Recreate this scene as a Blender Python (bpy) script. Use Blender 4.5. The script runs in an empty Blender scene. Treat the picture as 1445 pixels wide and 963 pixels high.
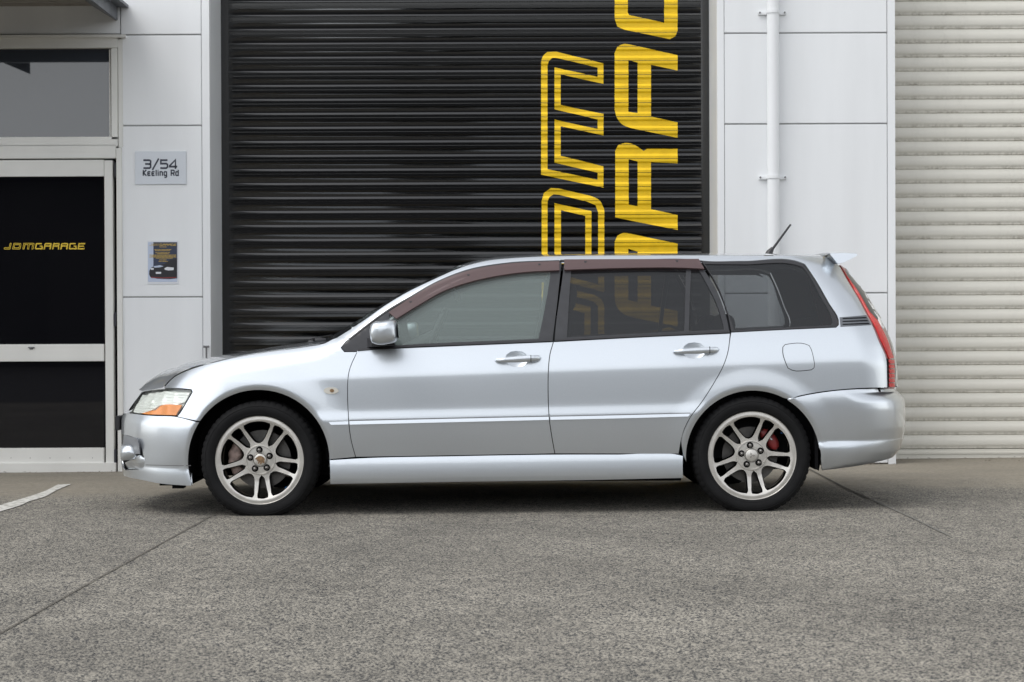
import bpy, bmesh, math, random
import numpy as np
from mathutils import Vector, Matrix
from mathutils.geometry import delaunay_2d_cdt
random.seed(3)
S = bpy.context.scene
COL = S.collection
# ------------------------------------------------------------------ camera
FPX, CX, CY = 2410.0, 722.5, 481.5
CAM = (0.0, -9.885, 0.974)
PITCH, ROLL = 16.5/FPX, 0.004
def _basis():
    c, s = math.cos(PITCH), math.sin(PITCH)
    f = Vector((0, c, -s)); r = Vector((1, 0, 0)); u = Vector((0, s, c))
    return (r - u*ROLL).normalized(), (u + r*ROLL).normalized(), f
RR, UU, FF = _basis()
cam = bpy.data.objects.new('camera', bpy.data.cameras.new('camera'))
COL.objects.link(cam)
M = Matrix((RR, UU, -FF)).transposed().to_4x4(); M.translation = Vector(CAM)
cam.matrix_world = M
cam.data.sensor_width = 36; cam.data.lens = FPX/1445*36
cam.data.clip_end = 2000; cam.data.clip_start = .05
cam.data.dof.use_dof = True; cam.data.dof.focus_distance = 9.1; cam.data.dof.aperture_fstop = 7.0
S.camera = cam
# ------------------------------------------------------------------ world, sun
SUN_EL, SUN_AZ = math.radians(58), math.radians(237)   # azimuth clockwise from +Y
w = bpy.data.worlds.new('World'); S.world = w; w.use_nodes = True
wn = w.node_tree; bg = wn.nodes['Background']
sky = wn.nodes.new('ShaderNodeTexSky'); sky.sky_type = 'NISHITA'; sky.sun_disc = False
sky.sun_elevation = SUN_EL; sky.sun_rotation = SUN_AZ
sky.air_density = 1.0; sky.dust_density = .6; sky.ozone_density = 1.0
hs = wn.nodes.new('ShaderNodeHueSaturation'); hs.inputs['Saturation'].default_value = .14
wn.links.new(sky.outputs[0], hs.inputs['Color']); wn.links.new(hs.outputs[0], bg.inputs['Color'])
bg.inputs['Strength'].default_value = .15
sun = bpy.data.objects.new('sun', bpy.data.lights.new('sun', 'SUN')); COL.objects.link(sun)
sun.data.energy = 0.7; sun.data.angle = math.radians(30); sun.data.color = (1, .97, .93)
sd = Vector((math.sin(SUN_AZ)*math.cos(SUN_EL), math.cos(SUN_AZ)*math.cos(SUN_EL), math.sin(SUN_EL)))
sun.rotation_euler = sd.to_track_quat('Z', 'Y').to_euler()
S.view_settings.view_transform = 'Standard'; S.view_settings.look = 'None'
S.view_settings.exposure = 0.94; S.view_settings.gamma = 1
S.cycles.max_bounces = 10; S.cycles.transparent_max_bounces = 16; S.cycles.caustics_reflective = False
S.render.engine = 'CYCLES'; S.cycles.use_denoising = True

# ------------------------------------------------------------------ materials
def srgb(r, g, b):
    f = lambda c: (c/255)/12.92 if c/255 <= .04045 else ((c/255+.055)/1.055)**2.4
    return (f(r), f(g), f(b), 1)
def mat(name, col, rough=.5, metal=0, coat=0, bump=0, bscale=40, var=0, vscale=3, spec=.5, stretch=(1, 1, 1), coatr=.03, emit=0):
    m = bpy.data.materials.new(name); m.use_nodes = True
    nt = m.node_tree; p = nt.nodes['Principled BSDF']
    p.inputs['Base Color'].default_value = col; p.inputs['Roughness'].default_value = rough
    p.inputs['Metallic'].default_value = metal; p.inputs['Coat Weight'].default_value = coat
    p.inputs['Coat Roughness'].default_value = coatr; p.inputs['Specular IOR Level'].default_value = spec
    tc = nt.nodes.new('ShaderNodeTexCoord')
    mp = nt.nodes.new('ShaderNodeMapping'); mp.inputs['Scale'].default_value = stretch
    nt.links.new(tc.outputs['Object'], mp.inputs[0])
    if var:
        n = nt.nodes.new('ShaderNodeTexNoise'); n.inputs['Scale'].default_value = vscale; n.inputs['Detail'].default_value = 6
        nt.links.new(mp.outputs[0], n.inputs[0])
        r = nt.nodes.new('ShaderNodeMapRange'); r.inputs[1].default_value = .3; r.inputs[2].default_value = .7
        r.inputs[3].default_value = 1-var; r.inputs[4].default_value = 1+var
        nt.links.new(n.outputs[0], r.inputs[0])
        mx = nt.nodes.new('ShaderNodeMix'); mx.data_type = 'RGBA'; mx.blend_type = 'MULTIPLY'; mx.inputs[0].default_value = 1
        mx.inputs[6].default_value = col; nt.links.new(r.outputs[0], mx.inputs[7]); nt.links.new(mx.outputs[2], p.inputs['Base Color'])
    if bump:
        n = nt.nodes.new('ShaderNodeTexNoise'); n.inputs['Scale'].default_value = bscale; n.inputs['Detail'].default_value = 4
        nt.links.new(mp.outputs[0], n.inputs[0])
        b = nt.nodes.new('ShaderNodeBump'); b.inputs['Strength'].default_value = bump; b.inputs['Distance'].default_value = .004
        nt.links.new(n.outputs[0], b.inputs['Height']); nt.links.new(b.outputs[0], p.inputs['Normal'])
    return m
def glass(name, tint, refl=.06, power=4.0, film=None, rough=0.0):
    m = bpy.data.materials.new(name); m.use_nodes = True
    nt = m.node_tree; nt.nodes.clear()
    o = nt.nodes.new('ShaderNodeOutputMaterial'); mx = nt.nodes.new('ShaderNodeMixShader')
    t = nt.nodes.new('ShaderNodeBsdfTransparent'); t.inputs[0].default_value = tint
    g = nt.nodes.new('ShaderNodeBsdfGlossy'); g.inputs['Roughness'].default_value = rough
    lw = nt.nodes.new('ShaderNodeLayerWeight'); lw.inputs[0].default_value = .5
    pw = nt.nodes.new('ShaderNodeMath'); pw.operation = 'POWER'; pw.inputs[1].default_value = power
    nt.links.new(lw.outputs['Facing'], pw.inputs[0])
    r = nt.nodes.new('ShaderNodeMapRange'); r.inputs[3].default_value = refl; r.inputs[4].default_value = .95
    nt.links.new(pw.outputs[0], r.inputs[0]); nt.links.new(r.outputs[0], mx.inputs[0])
    src = t.outputs[0]
    if film:
        d = nt.nodes.new('ShaderNodeBsdfDiffuse'); d.inputs[0].default_value = film[0]
        m2 = nt.nodes.new('ShaderNodeMixShader'); m2.inputs[0].default_value = film[1]
        nt.links.new(t.outputs[0], m2.inputs[1]); nt.links.new(d.outputs[0], m2.inputs[2]); src = m2.outputs[0]
    nt.links.new(src, mx.inputs[1]); nt.links.new(g.outputs[0], mx.inputs[2]); nt.links.new(mx.outputs[0], o.inputs[0])
    return m
def paint():
    m = mat('silver_paint', (.64, .68, .72, 1), .30, .85, 1.0)
    nt = m.node_tree; p = nt.nodes['Principled BSDF']
    tc = nt.nodes['Texture Coordinate']
    v = nt.nodes.new('ShaderNodeTexVoronoi'); v.inputs['Scale'].default_value = 900
    nt.links.new(tc.outputs['Object'], v.inputs[0])
    r = nt.nodes.new('ShaderNodeMapRange'); r.inputs[3].default_value = .94; r.inputs[4].default_value = 1.05
    nt.links.new(v.outputs['Color'], r.inputs[0])
    mx = nt.nodes.new('ShaderNodeMix'); mx.data_type = 'RGBA'; mx.blend_type = 'MULTIPLY'; mx.inputs[0].default_value = 1
    mx.inputs[6].default_value = p.inputs['Base Color'].default_value
    nt.links.new(r.outputs[0], mx.inputs[7]); nt.links.new(mx.outputs[2], p.inputs['Base Color'])
    return m
PAINT = paint()
BLK = mat('black_void', (.008, .008, .009, 1), .8, spec=.1)
TRIM = mat('black_trim', (.022, .022, .025, 1), .38, bump=.15, bscale=200)
PILLAR = mat('pillar_film', (.03, .031, .035, 1), .3, var=.15, vscale=20)
RUBBER = mat('tyre_rubber', (.009, .009, .0095, 1), .75, bump=.3, bscale=150, var=.25, vscale=9, spec=.2)
ALLOY = mat('alloy', (.60, .58, .54, 1), .36, .5, .3, var=.08, vscale=25)
ALLOYD = mat('dusty_alloy', (.46, .41, .35, 1), .5, .25, var=.3, vscale=18)
DISC = mat('brake_disc', (.13, .125, .12, 1), .4, .6, var=.2, vscale=30)
CALB = mat('weathered_caliper', (.27, .20, .175, 1), .65, .1, var=.5, vscale=30, bump=.5, bscale=60)
CALR = mat('red_caliper', (.22, .022, .022, 1), .45, var=.2, vscale=20)
NUT = mat('lug_nut', (.25, .24, .23, 1), .3, .9)
NUTH = mat('lug_well', (.006, .006, .007, 1), .8, spec=.1)
EMB1 = mat('worn_emblem', (.24, .15, .08, 1), .6, .3, var=.4, vscale=90)
EMB2 = mat('emblem_line', (.16, .13, .12, 1), .5, .5)
GFR = glass('front_glass', (.66, .73, .71, 1), .055, 5, ((.36, .44, .42, 1), .30))  # pale diffuse layer paints the grey-green haze of reflected sky on the glass
GRR = glass('tinted_glass', (.32, .32, .31, 1), .04, 5, ((.055, .06, .066, 1), .25))
GQ = glass('quarter_glass', (.52, .54, .55, 1), .04, 5, ((.055, .06, .066, 1), .25))
VIS = glass('smoke_visor', (.42, .30, .30, 1), .05, 5, ((.16, .10, .10, 1), .6), .3)
LENS = glass('lens', (.95, .97, .95, 1), .07, 6)
CHROME = mat('lamp_reflector', (.86, .87, .84, 1), .3, .2)
AMBER = mat('amber_lens', (.85, .25, .012, 1), .2, coat=.4)
RED = mat('red_lens', (.62, .006, .006, 1), .25, coat=.35)
REDD = mat('dark_red_lens', (.20, .004, .006, 1), .2, coat=1)
CLEARS = mat('clear_ribbed_lens', (.85, .85, .83, 1), .3, coat=.5)
SEAT = mat('seat_fabric', (.035, .036, .04, 1), .9, bump=.3, bscale=120)
GREY = mat('grey_plastic', (.16, .16, .165, 1), .5)
WHITEP = mat('white_wall_paint', (.82, .835, .845, 1), .55, var=.045, vscale=1.6, stretch=(2.2, 1, .3), bump=.12, bscale=90)
FRAME = mat('white_aluminium', (.72, .715, .68, 1), .4, var=.04, vscale=4)
FRAMED = mat('frame_seal', (.03, .03, .04, 1), .6)
REVEAL = mat('reveal_paint', (.74, .76, .77, 1), .5, var=.05, vscale=2)
BLACKD = mat('black_door_steel', (.0008, .0008, .0012, 1), .13, spec=.85)
YEL = mat('yellow_vinyl', (.88, .57, .004, 1), .5, var=.08, vscale=14)
GAP = mat('shadow_gap', (.34, .34, .335, 1), .8)
CONCR = mat('plinth_concrete', (.22, .205, .175, 1), .9, var=.35, vscale=7, bump=.5, bscale=60)
STEEL = mat('galvanised_flashing', (.16, .17, .185, 1), .45, .3, var=.25, vscale=8)
SOFF = mat('soffit', (.30, .28, .25, 1), .8, var=.2, vscale=10)
SIGNM = mat('sign_plate', (.60, .63, .67, 1), .35, .2, var=.03)
INK = mat('sign_ink', (.035, .04, .06, 1), .5)
NAVY = mat('poster_navy', (.03, .04, .08, 1), .4)
PPALE = mat('poster_sky', (.50, .57, .72, 1), .4)
PGOLD = mat('poster_gold', (.55, .38, .08, 1), .5)
PBLK = mat('poster_black', (.012, .012, .016, 1), .4)
PWHT = mat('poster_white', (.72, .74, .78, 1), .4)
OFFW = None
def shutter_mat():
    m = mat('cream_shutter_steel', (.60, .585, .53, 1), .48)
    nt = m.node_tree; p = nt.nodes['Principled BSDF']; tc = nt.nodes['Texture Coordinate']
    sx = nt.nodes.new('ShaderNodeSeparateXYZ'); nt.links.new(tc.outputs['Object'], sx.inputs[0])
    g = nt.nodes.new('ShaderNodeNewGeometry')
    def noise(sc, scl, d=5):
        mp = nt.nodes.new('ShaderNodeMapping'); mp.inputs['Scale'].default_value = scl
        nt.links.new(g.outputs['Position'], mp.inputs[0])
        n = nt.nodes.new('ShaderNodeTexNoise'); n.inputs['Scale'].default_value = sc; n.inputs['Detail'].default_value = d
        nt.links.new(mp.outputs[0], n.inputs[0]); return n
    # grime settles on the lower lip of every slat
    r = nt.nodes.new('ShaderNodeMapRange'); r.inputs[1].default_value = -.073; r.inputs[2].default_value = -.096
    nt.links.new(sx.outputs[2], r.inputs[0])
    n1 = noise(9, (1, 1, .6)); n2 = noise(45, (1.2, 1, 1), 3); n3 = noise(2.2, (4, 1, .12))
    a = nt.nodes.new('ShaderNodeMapRange'); a.inputs[1].default_value = .42; a.inputs[2].default_value = .66
    nt.links.new(n1.outputs[0], a.inputs[0])
    b = nt.nodes.new('ShaderNodeMapRange'); b.inputs[1].default_value = .40; b.inputs[2].default_value = .70
    nt.links.new(n2.outputs[0], b.inputs[0])
    def mth(op, x, y):
        q = nt.nodes.new('ShaderNodeMath'); q.operation = op; q.use_clamp = True
        for i, v in enumerate((x, y)):
            if isinstance(v, (int, float)): q.inputs[i].default_value = v
            else: nt.links.new(v, q.inputs[i])
        return q.outputs[0]
    d = mth('MULTIPLY', mth('MULTIPLY', r.outputs[0], mth('ADD', a.outputs[0], .35)), mth('ADD', b.outputs[0], .3))
    c = nt.nodes.new('ShaderNodeMapRange'); c.inputs[1].default_value = .50; c.inputs[2].default_value = .78; c.inputs[4].default_value = .16
    nt.links.new(n3.outputs[0], c.inputs[0])
    d = mth('ADD', mth('MULTIPLY', d, .55), mth('MULTIPLY', c.outputs[0], mth('ADD', b.outputs[0], .15)))
    mx = nt.nodes.new('ShaderNodeMix'); mx.data_type = 'RGBA'
    mx.inputs[6].default_value = (.70, .68, .61, 1); mx.inputs[7].default_value = (.16, .14, .10, 1)
    nt.links.new(d, mx.inputs[0]); nt.links.new(mx.outputs[2], p.inputs['Base Color'])
    return m
CREAM = shutter_mat()
def ground_mat():
    m = mat('exposed_aggregate', (.3, .3, .3, 1), .85)
    nt = m.node_tree; p = nt.nodes['Principled BSDF']; g = nt.nodes.new('ShaderNodeNewGeometry')
    L = nt.links.new
    def noise(sc, d=3, scl=(1, 1, 1), rough=.6):
        mp = nt.nodes.new('ShaderNodeMapping'); mp.inputs['Scale'].default_value = scl
        L(g.outputs['Position'], mp.inputs[0])
        n = nt.nodes.new('ShaderNodeTexNoise'); n.inputs['Scale'].default_value = sc; n.inputs['Detail'].default_value = d
        n.inputs['Roughness'].default_value = rough
        L(mp.outputs[0], n.inputs[0]); return n.outputs[0]
    def rng(x, a, b, c=0, d=1):
        r = nt.nodes.new('ShaderNodeMapRange'); L(x, r.inputs[0])
        for i, v in zip((1, 2, 3, 4), (a, b, c, d)): r.inputs[i].default_value = v
        return r.outputs[0]
    def mix(f, a, b, bt='MIX'):
        x = nt.nodes.new('ShaderNodeMix'); x.data_type = 'RGBA'; x.blend_type = bt
        for i, v in ((0, f), (6, a), (7, b)):
            if isinstance(v, (tuple, float, int)): x.inputs[i].default_value = v
            else: L(v, x.inputs[i])
        return x.outputs[2]
    v = nt.nodes.new('ShaderNodeTexVoronoi'); v.inputs['Scale'].default_value = 170; v.inputs['Randomness'].default_value = 1
    L(g.outputs['Position'], v.inputs[0])
    sep = nt.nodes.new('ShaderNodeSeparateColor'); L(v.outputs['Color'], sep.inputs[0])
    stone = mix(rng(sep.outputs[0], .34, .58), (.028, .030, .034, 1), (.54, .495, .41, 1))
    fine = noise(230, 2)
    stone = mix(rng(fine, .4, .65, 0, .4), stone, (.20, .195, .18, 1))
    big = rng(noise(.9, 5, (1, 1, 1)), .3, .7, .46, .76)
    mid = rng(noise(9, 4), .3, .7, .80, 1.18)
    base = mix(1.0, stone, big, 'MULTIPLY'); base = mix(1.0, base, mid, 'MULTIPLY')
    sx = nt.nodes.new('ShaderNodeSeparateXYZ'); L(g.outputs['Position'], sx.inputs[0])
    ya = nt.nodes.new('ShaderNodeMath'); ya.operation = 'ADD'; L(sx.outputs[1], ya.inputs[0])
    w1 = rng(noise(1.6, 5), .25, .75, -.5, .5); L(w1, ya.inputs[1])
    smooth = mix(rng(noise(30, 4), .3, .7), (.21, .185, .145, 1), (.30, .27, .215, 1))
    smooth = mix(rng(noise(2.5, 5, (.5, 1.6, 1)), .42, .75, 0, .55), smooth, (.17, .155, .13, 1))
    base = mix(rng(ya.outputs[0], .05, .75, 0, .9), base, smooth)
    L(base, p.inputs['Base Color'])
    b = nt.nodes.new('ShaderNodeBump'); b.inputs['Strength'].default_value = .6; b.inputs['Distance'].default_value = .004
    L(v.outputs['Distance'], b.inputs['Height']); b.invert = True; L(b.outputs[0], p.inputs['Normal'])
    return m
GROUND = ground_mat()
def line_mat():
    m = mat('worn_road_paint', (.6, .6, .57, 1), .7)
    nt = m.node_tree; p = nt.nodes['Principled BSDF']; g = nt.nodes.new('ShaderNodeNewGeometry')
    n = nt.nodes.new('ShaderNodeTexNoise'); n.inputs['Scale'].default_value = 30; n.inputs['Detail'].default_value = 6
    nt.links.new(g.outputs['Position'], n.inputs[0])
    r = nt.nodes.new('ShaderNodeMapRange'); r.inputs[1].default_value = .5; r.inputs[2].default_value = .66
    nt.links.new(n.outputs[0], r.inputs[0])
    mx = nt.nodes.new('ShaderNodeMix'); mx.data_type = 'RGBA'; mx.inputs[6].default_value = (.60, .59, .55, 1); mx.inputs[7].default_value = (.26, .25, .22, 1)
    nt.links.new(r.outputs[0], mx.inputs[0]); nt.links.new(mx.outputs[2], p.inputs['Base Color'])
    return m
LINE = line_mat()

# ------------------------------------------------------------------ helpers
def ray(px, py):
    a, b = (px-CX)/FPX, (CY-py)/FPX
    return FF + RR*a + UU*b
def unY(px, py, y):
    d = ray(px, py); t = (y-CAM[1])/d.y
    return Vector((CAM[0]+d.x*t, y, CAM[2]+d.z*t))
GX = .0053
def unG(px, py):
    d = ray(px, py); t = -(CAM[2]-GX*CAM[0])/(d.z-GX*d.x)
    return Vector((CAM[0]+d.x*t, CAM[1]+d.y*t, CAM[2]+d.z*t))
def link(o, parent=None):
    COL.objects.link(o)
    if parent: o.parent = parent
    return o
def mesh_obj(name, V, F, m, parent=None, smooth=False, normals=None, fm=None):
    me = bpy.data.meshes.new(name); me.from_pydata([tuple(v) for v in V], [], F)
    for x in (m if isinstance(m, (list, tuple)) else [m]): me.materials.append(x)
    if fm: me.polygons.foreach_set('material_index', fm)
    if smooth or normals is not None:
        me.polygons.foreach_set('use_smooth', [True]*len(me.polygons))
    me.update()
    if normals is not None: me.normals_split_custom_set_from_vertices([tuple(n) for n in normals])
    return link(bpy.data.objects.new(name, me), parent)
def tag(o, label=None, cat=None, group=None, kind=None):
    for k, v in (('label', label), ('category', cat), ('group', group), ('kind', kind)):
        if v: o[k] = v
    return o
def empty(name, loc=(0, 0, 0), parent=None):
    o = bpy.data.objects.new(name, None); o.location = loc; o.empty_display_size = .1
    return link(o, parent)
class MB:
    def __init__(s): s.V = []; s.F = []; s.M = []
    def add(s, V, F, mi=0):
        b = len(s.V); s.V += [Vector(v) for v in V]; s.F += [tuple(b+i for i in f) for f in F]; s.M += [mi]*len(F); return s
    def box(s, a, b, mi=0, bev=0):
        x0, x1 = sorted((a[0], b[0])); y0, y1 = sorted((a[1], b[1])); z0, z1 = sorted((a[2], b[2]))
        if bev:
            bm = bmesh.new(); bmesh.ops.create_cube(bm, size=1)
            bmesh.ops.transform(bm, matrix=Matrix.Translation(((x0+x1)/2, (y0+y1)/2, (z0+z1)/2)) @ Matrix.Diagonal((x1-x0, y1-y0, z1-z0, 1)), verts=bm.verts)
            bmesh.ops.bevel(bm, geom=bm.edges[:], offset=bev, segments=2, affect='EDGES')
            bm.verts.index_update()
            s.add([v.co.copy() for v in bm.verts], [[v.index for v in f.verts] for f in bm.faces], mi); bm.free(); return s
        V = [(x, y, z) for x in (x0, x1) for y in (y0, y1) for z in (z0, z1)]
        return s.add(V, [(0, 1, 3, 2), (4, 6, 7, 5), (0, 4, 5, 1), (2, 3, 7, 6), (0, 2, 6, 4), (1, 5, 7, 3)], mi)
    def tube(s, pts, rad, n=10, mi=0, cap=True):
        pts = [Vector(p) for p in pts]; R = rad if isinstance(rad, (list, tuple)) else [rad]*len(pts)
        V = []; F = []
        for i, p in enumerate(pts):
            t = (pts[min(i+1, len(pts)-1)]-pts[max(i-1, 0)]).normalized()
            a = Vector((0, 1, 0)) if abs(t.y) < .9 else Vector((1, 0, 0))
            u = t.cross(a).normalized(); v = t.cross(u)
            V += [p + (u*math.cos(2*math.pi*k/n)+v*math.sin(2*math.pi*k/n))*R[i] for k in range(n)]
        for i in range(len(pts)-1):
            for k in range(n):
                F.append((i*n+k, i*n+(k+1) % n, (i+1)*n+(k+1) % n, (i+1)*n+k))
        if cap: F += [tuple(range(n))[::-1], tuple(range((len(pts)-1)*n, len(pts)*n))]
        return s.add(V, F, mi)
    def lathe(s, prof, n=64, mi=0, c=(0, 0, 0), fn=None):   # axis = Y ; prof (r, y)
        V = []; F = []
        for j, (r, y) in enumerate(prof):
            for k in range(n):
                a = 2*math.pi*k/n; rr = fn(j, k, r) if fn else r
                V.append((c[0]+rr*math.cos(a), c[1]+y, c[2]+rr*math.sin(a)))
        for j in range(len(prof)-1):
            for k in range(n):
                F.append((j*n+k, (j+1)*n+k, (j+1)*n+(k+1) % n, j*n+(k+1) % n))
        return s.add(V, F, mi)
    def obj(s, name, m, parent=None, smooth=None):
        o = mesh_obj(name, s.V, s.F, m, parent, fm=s.M)
        if smooth is not None:
            o.data.polygons.foreach_set('use_smooth', [True]*len(o.data.polygons))
            o.data.set_sharp_from_angle(angle=math.radians(smooth))
        return o
def inpoly(P, poly):
    x, y = P[:, 0], P[:, 1]; ins = np.zeros(len(P), bool)
    px = np.array([p[0] for p in poly]); py = np.array([p[1] for p in poly]); n = len(poly)
    j = n-1
    for i in range(n):
        c = ((py[i] > y) != (py[j] > y))
        with np.errstate(divide='ignore', invalid='ignore'):
            c &= x < (px[j]-px[i])*(y-py[i])/(py[j]-py[i]+1e-30)+px[i]
        ins ^= c; j = i
    return ins
def cdt(outer, holes=(), pts=(), extra=()):
    V = []; E = []
    for lp in [outer]+list(holes):
        b = len(V); V += [Vector((p[0], p[1])) for p in lp]; n = len(lp)
        E += [(b+i, b+(i+1) % n) for i in range(n)]
    for a, c in extra:
        b = len(V); V += [Vector(a), Vector(c)]; E.append((b, b+1))
    V += [Vector((p[0], p[1])) for p in pts]
    r = delaunay_2d_cdt(V, E, [], 0, 1e-7)
    vo, fo = r[0], r[2]
    if not fo: return [], []
    C = np.array([[sum(vo[i][k] for i in f)/len(f) for k in (0, 1)] for f in fo])
    ok = inpoly(C, outer)
    for h in holes: ok &= ~inpoly(C, h)
    F = [tuple(f) for f, o in zip(fo, ok) if o]
    used = sorted({i for f in F for i in f}); mp = {u: k for k, u in enumerate(used)}
    return [vo[i] for i in used], [tuple(mp[i] for i in f) for f in F]
def area(p): return sum(p[i][0]*p[(i+1) % len(p)][1]-p[(i+1) % len(p)][0]*p[i][1] for i in range(len(p)))/2
def smooth_poly(P, step, closed=True, corner=32, lin=False):
    n = len(P); P = [Vector((p[0], p[1])) for p in P]
    def iscorner(i):
        if not closed and i in (0, n-1): return True
        a = P[i]-P[i-1]; b = P[(i+1) % n]-P[i]
        if a.length < 1e-9 or b.length < 1e-9: return True
        return abs(math.degrees(a.angle_signed(b))) > corner
    K = [iscorner(i) for i in range(n)]; out = []
    for i in range(n if closed else n-1):
        p1, p2 = P[i], P[(i+1) % n]
        L = (p2-p1).length; k = max(1, int(L/step))
        c1, c2 = K[i], K[(i+1) % n]
        if L > 2.4*min((P[i]-P[i-1]).length, (P[(i+2) % n]-p2).length) and lin: c1 = c2 = True
        p0 = p1-(p2-p1) if c1 else P[i-1]; p3 = p2+(p2-p1) if c2 else P[(i+2) % n]
        t1 = (p2-p1) if c1 else None; t2 = (p2-p1) if c2 else None
        def tan(a, b, c):
            l1, l2 = (b-a).length, (c-b).length
            if l1 < 1e-9 or l2 < 1e-9: return (c-a)*.5
            return ((b-a)/l1*l2+(c-b)/l2*l1)/(l1+l2)
        m1 = (p2-p1) if c1 else tan(p0, p1, p2)*L
        m2 = (p2-p1) if c2 else tan(p1, p2, p3)*L
        for q in range(k):
            t = q/k; t2_, t3 = t*t, t*t*t
            out.append(p1*(2*t3-3*t2_+1)+m1*(t3-2*t2_+t)+p2*(-2*t3+3*t2_)+m2*(t3-t2_))
    if not closed: out.append(P[-1])
    return out
def offset_poly(P, d):
    s = 1 if area(P) > 0 else -1; n = len(P); out = []
    for i in range(n):
        a = (P[i]-P[i-1]); b = (P[(i+1) % n]-P[i])
        if a.length < 1e-9 or b.length < 1e-9: out.append(P[i]); continue
        a.normalize(); b.normalize()
        na = Vector((-a.y, a.x))*s; nb = Vector((-b.y, b.x))*s
        m = na+nb
        if m.length < 1e-3: out.append(P[i]); continue
        m.normalize(); out.append(P[i]+m*(d/max(.5, m.dot(na))))
    return out
def slab(name, poly, y0, y1, m, parent=None, holes=()):   # front face at y0, back at y1 ; poly in (x,z)
    poly = [Vector(p) for p in poly]; V2, F2 = cdt(poly, holes)
    mb = MB(); mb.add([(v[0], y0, v[1]) for v in V2], [f if area([V2[i] for i in f]) > 0 else f[::-1] for f in F2])
    for lp in [poly]+[list(h) for h in holes]:
        n = len(lp); V = [(p[0], y0, p[1]) for p in lp]+[(p[0], y1, p[1]) for p in lp]
        F = [(i, (i+1) % n, n+(i+1) % n, n+i) for i in range(n)]
        if (area(lp) > 0) == (lp is poly): F = [f[::-1] for f in F]
        mb.add(V, F)
    return mb.obj(name, m, parent)
def pxslab(name, pts, y, th, m, parent=None, holes=(), step=None):
    P = [unY(a, b, y) for a, b in pts]; P = [Vector((p.x, p.z)) for p in P]
    H = [[Vector((q.x, q.z)) for q in (unY(a, b, y) for a, b in h)] for h in holes]
    if step: P = smooth_poly(P, step)
    return slab(name, P, y, y+th, m, parent, H)

# ================================================================== SETTING
YW, YD = 1.865, 2.345          # wall face, roller door plane
XL0 = -14; XR1 = 14; ZT = 6.0
def gz(x, y): return GX*x + max(0, min(1, (y-.35)/1.4))*.022
# ground sheet
xs = [-200, -60, -20, -8]+[-6+i*.5 for i in range(25)]+[8, 20, 60, 200]
ys = [-200, -60, -20, -10, -8, -6, -4, -3, -2, -1, 0, .35, .6, .9, 1.2, 1.5, 1.75, 2.1, 2.6, 5]
mesh_obj('ground', [(x, y, gz(x, y)) for y in ys for x in xs],
         [(j*len(xs)+i, j*len(xs)+i+1, (j+1)*len(xs)+i+1, (j+1)*len(xs)+i) for j in range(len(ys)-1) for i in range(len(xs)-1)],
         GROUND, smooth=True)['kind'] = 'structure'
def gstrip(name, pts, wid, m, up=.004):
    mb = MB(); P = [unG(*p) for p in pts]; V = []
    fine = []
    for a, b in zip(P, P[1:]):
        k = max(2, int((b-a).length/.12)); fine += [a.lerp(b, i/k) for i in range(k)]
    fine.append(P[-1]); P = fine
    for i, p in enumerate(P):
        d = (P[min(i+1, len(P)-1)]-P[max(0, i-1)]); d.z = 0; d.normalize(); n = Vector((-d.y, d.x, 0))
        ww = wid*(1+random.uniform(-.25, .25))*(.25 if i in (0, len(P)-1) else 1)
        for s in (1, -1):
            q = p+n*s*ww/2; V.append((q.x, q.y, gz(q.x, q.y)+up))
    mb.add(V, [(2*i, 2*i+1, 2*i+3, 2*i+2) for i in range(len(P)-1)])
    o = mb.obj(name, m); o['kind'] = 'structure'; return o
JOINT = mat('joint_filler', (.10, .09, .075, 1), .9)
JOINT2 = mat('faint_joint', (.15, .145, .13, 1), .9)
gstrip('expansion_joint', [(330, 708), (300, 728), (130, 822), (-30, 912)], .007, JOINT)
gstrip('expansion_joint', [(1128, 661), (1145, 668), (1230, 706)], .014, JOINT)
gstrip('expansion_joint', [(1230, 706), (1290, 733), (1345, 760)], .012, JOINT2)
# painted bay line
P = [unG(*p) for p in [(101, 686.3), (82, 687), (60, 696), (40, 702), (0, 714), (-60, 733), (-60, 745), (0, 723), (32, 713), (40, 709), (60, 703), (82, 693)]]
V2, F2 = cdt(smooth_poly([(p.x, p.y) for p in P], .06))
o = mesh_obj('painted_line', [(v[0], v[1], gz(*v)+.004) for v in V2], F2, LINE); o['kind'] = 'structure'

UNSEEN_ROAD = mat('unseen_road_asphalt', (.045, .045, .047, 1), .9, var=.2, vscale=2, bump=.4, bscale=60)
mesh_obj('unseen_road', [(-190, -34, .004-1.0), (190, -34, .004+1.0), (190, -10.6, .004+1.0), (-190, -10.6, .004-1.0)], [(0, 1, 2, 3)], UNSEEN_ROAD)['kind'] = 'structure'  # dark sheet added out of view so the black door mirrors something dark
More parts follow.
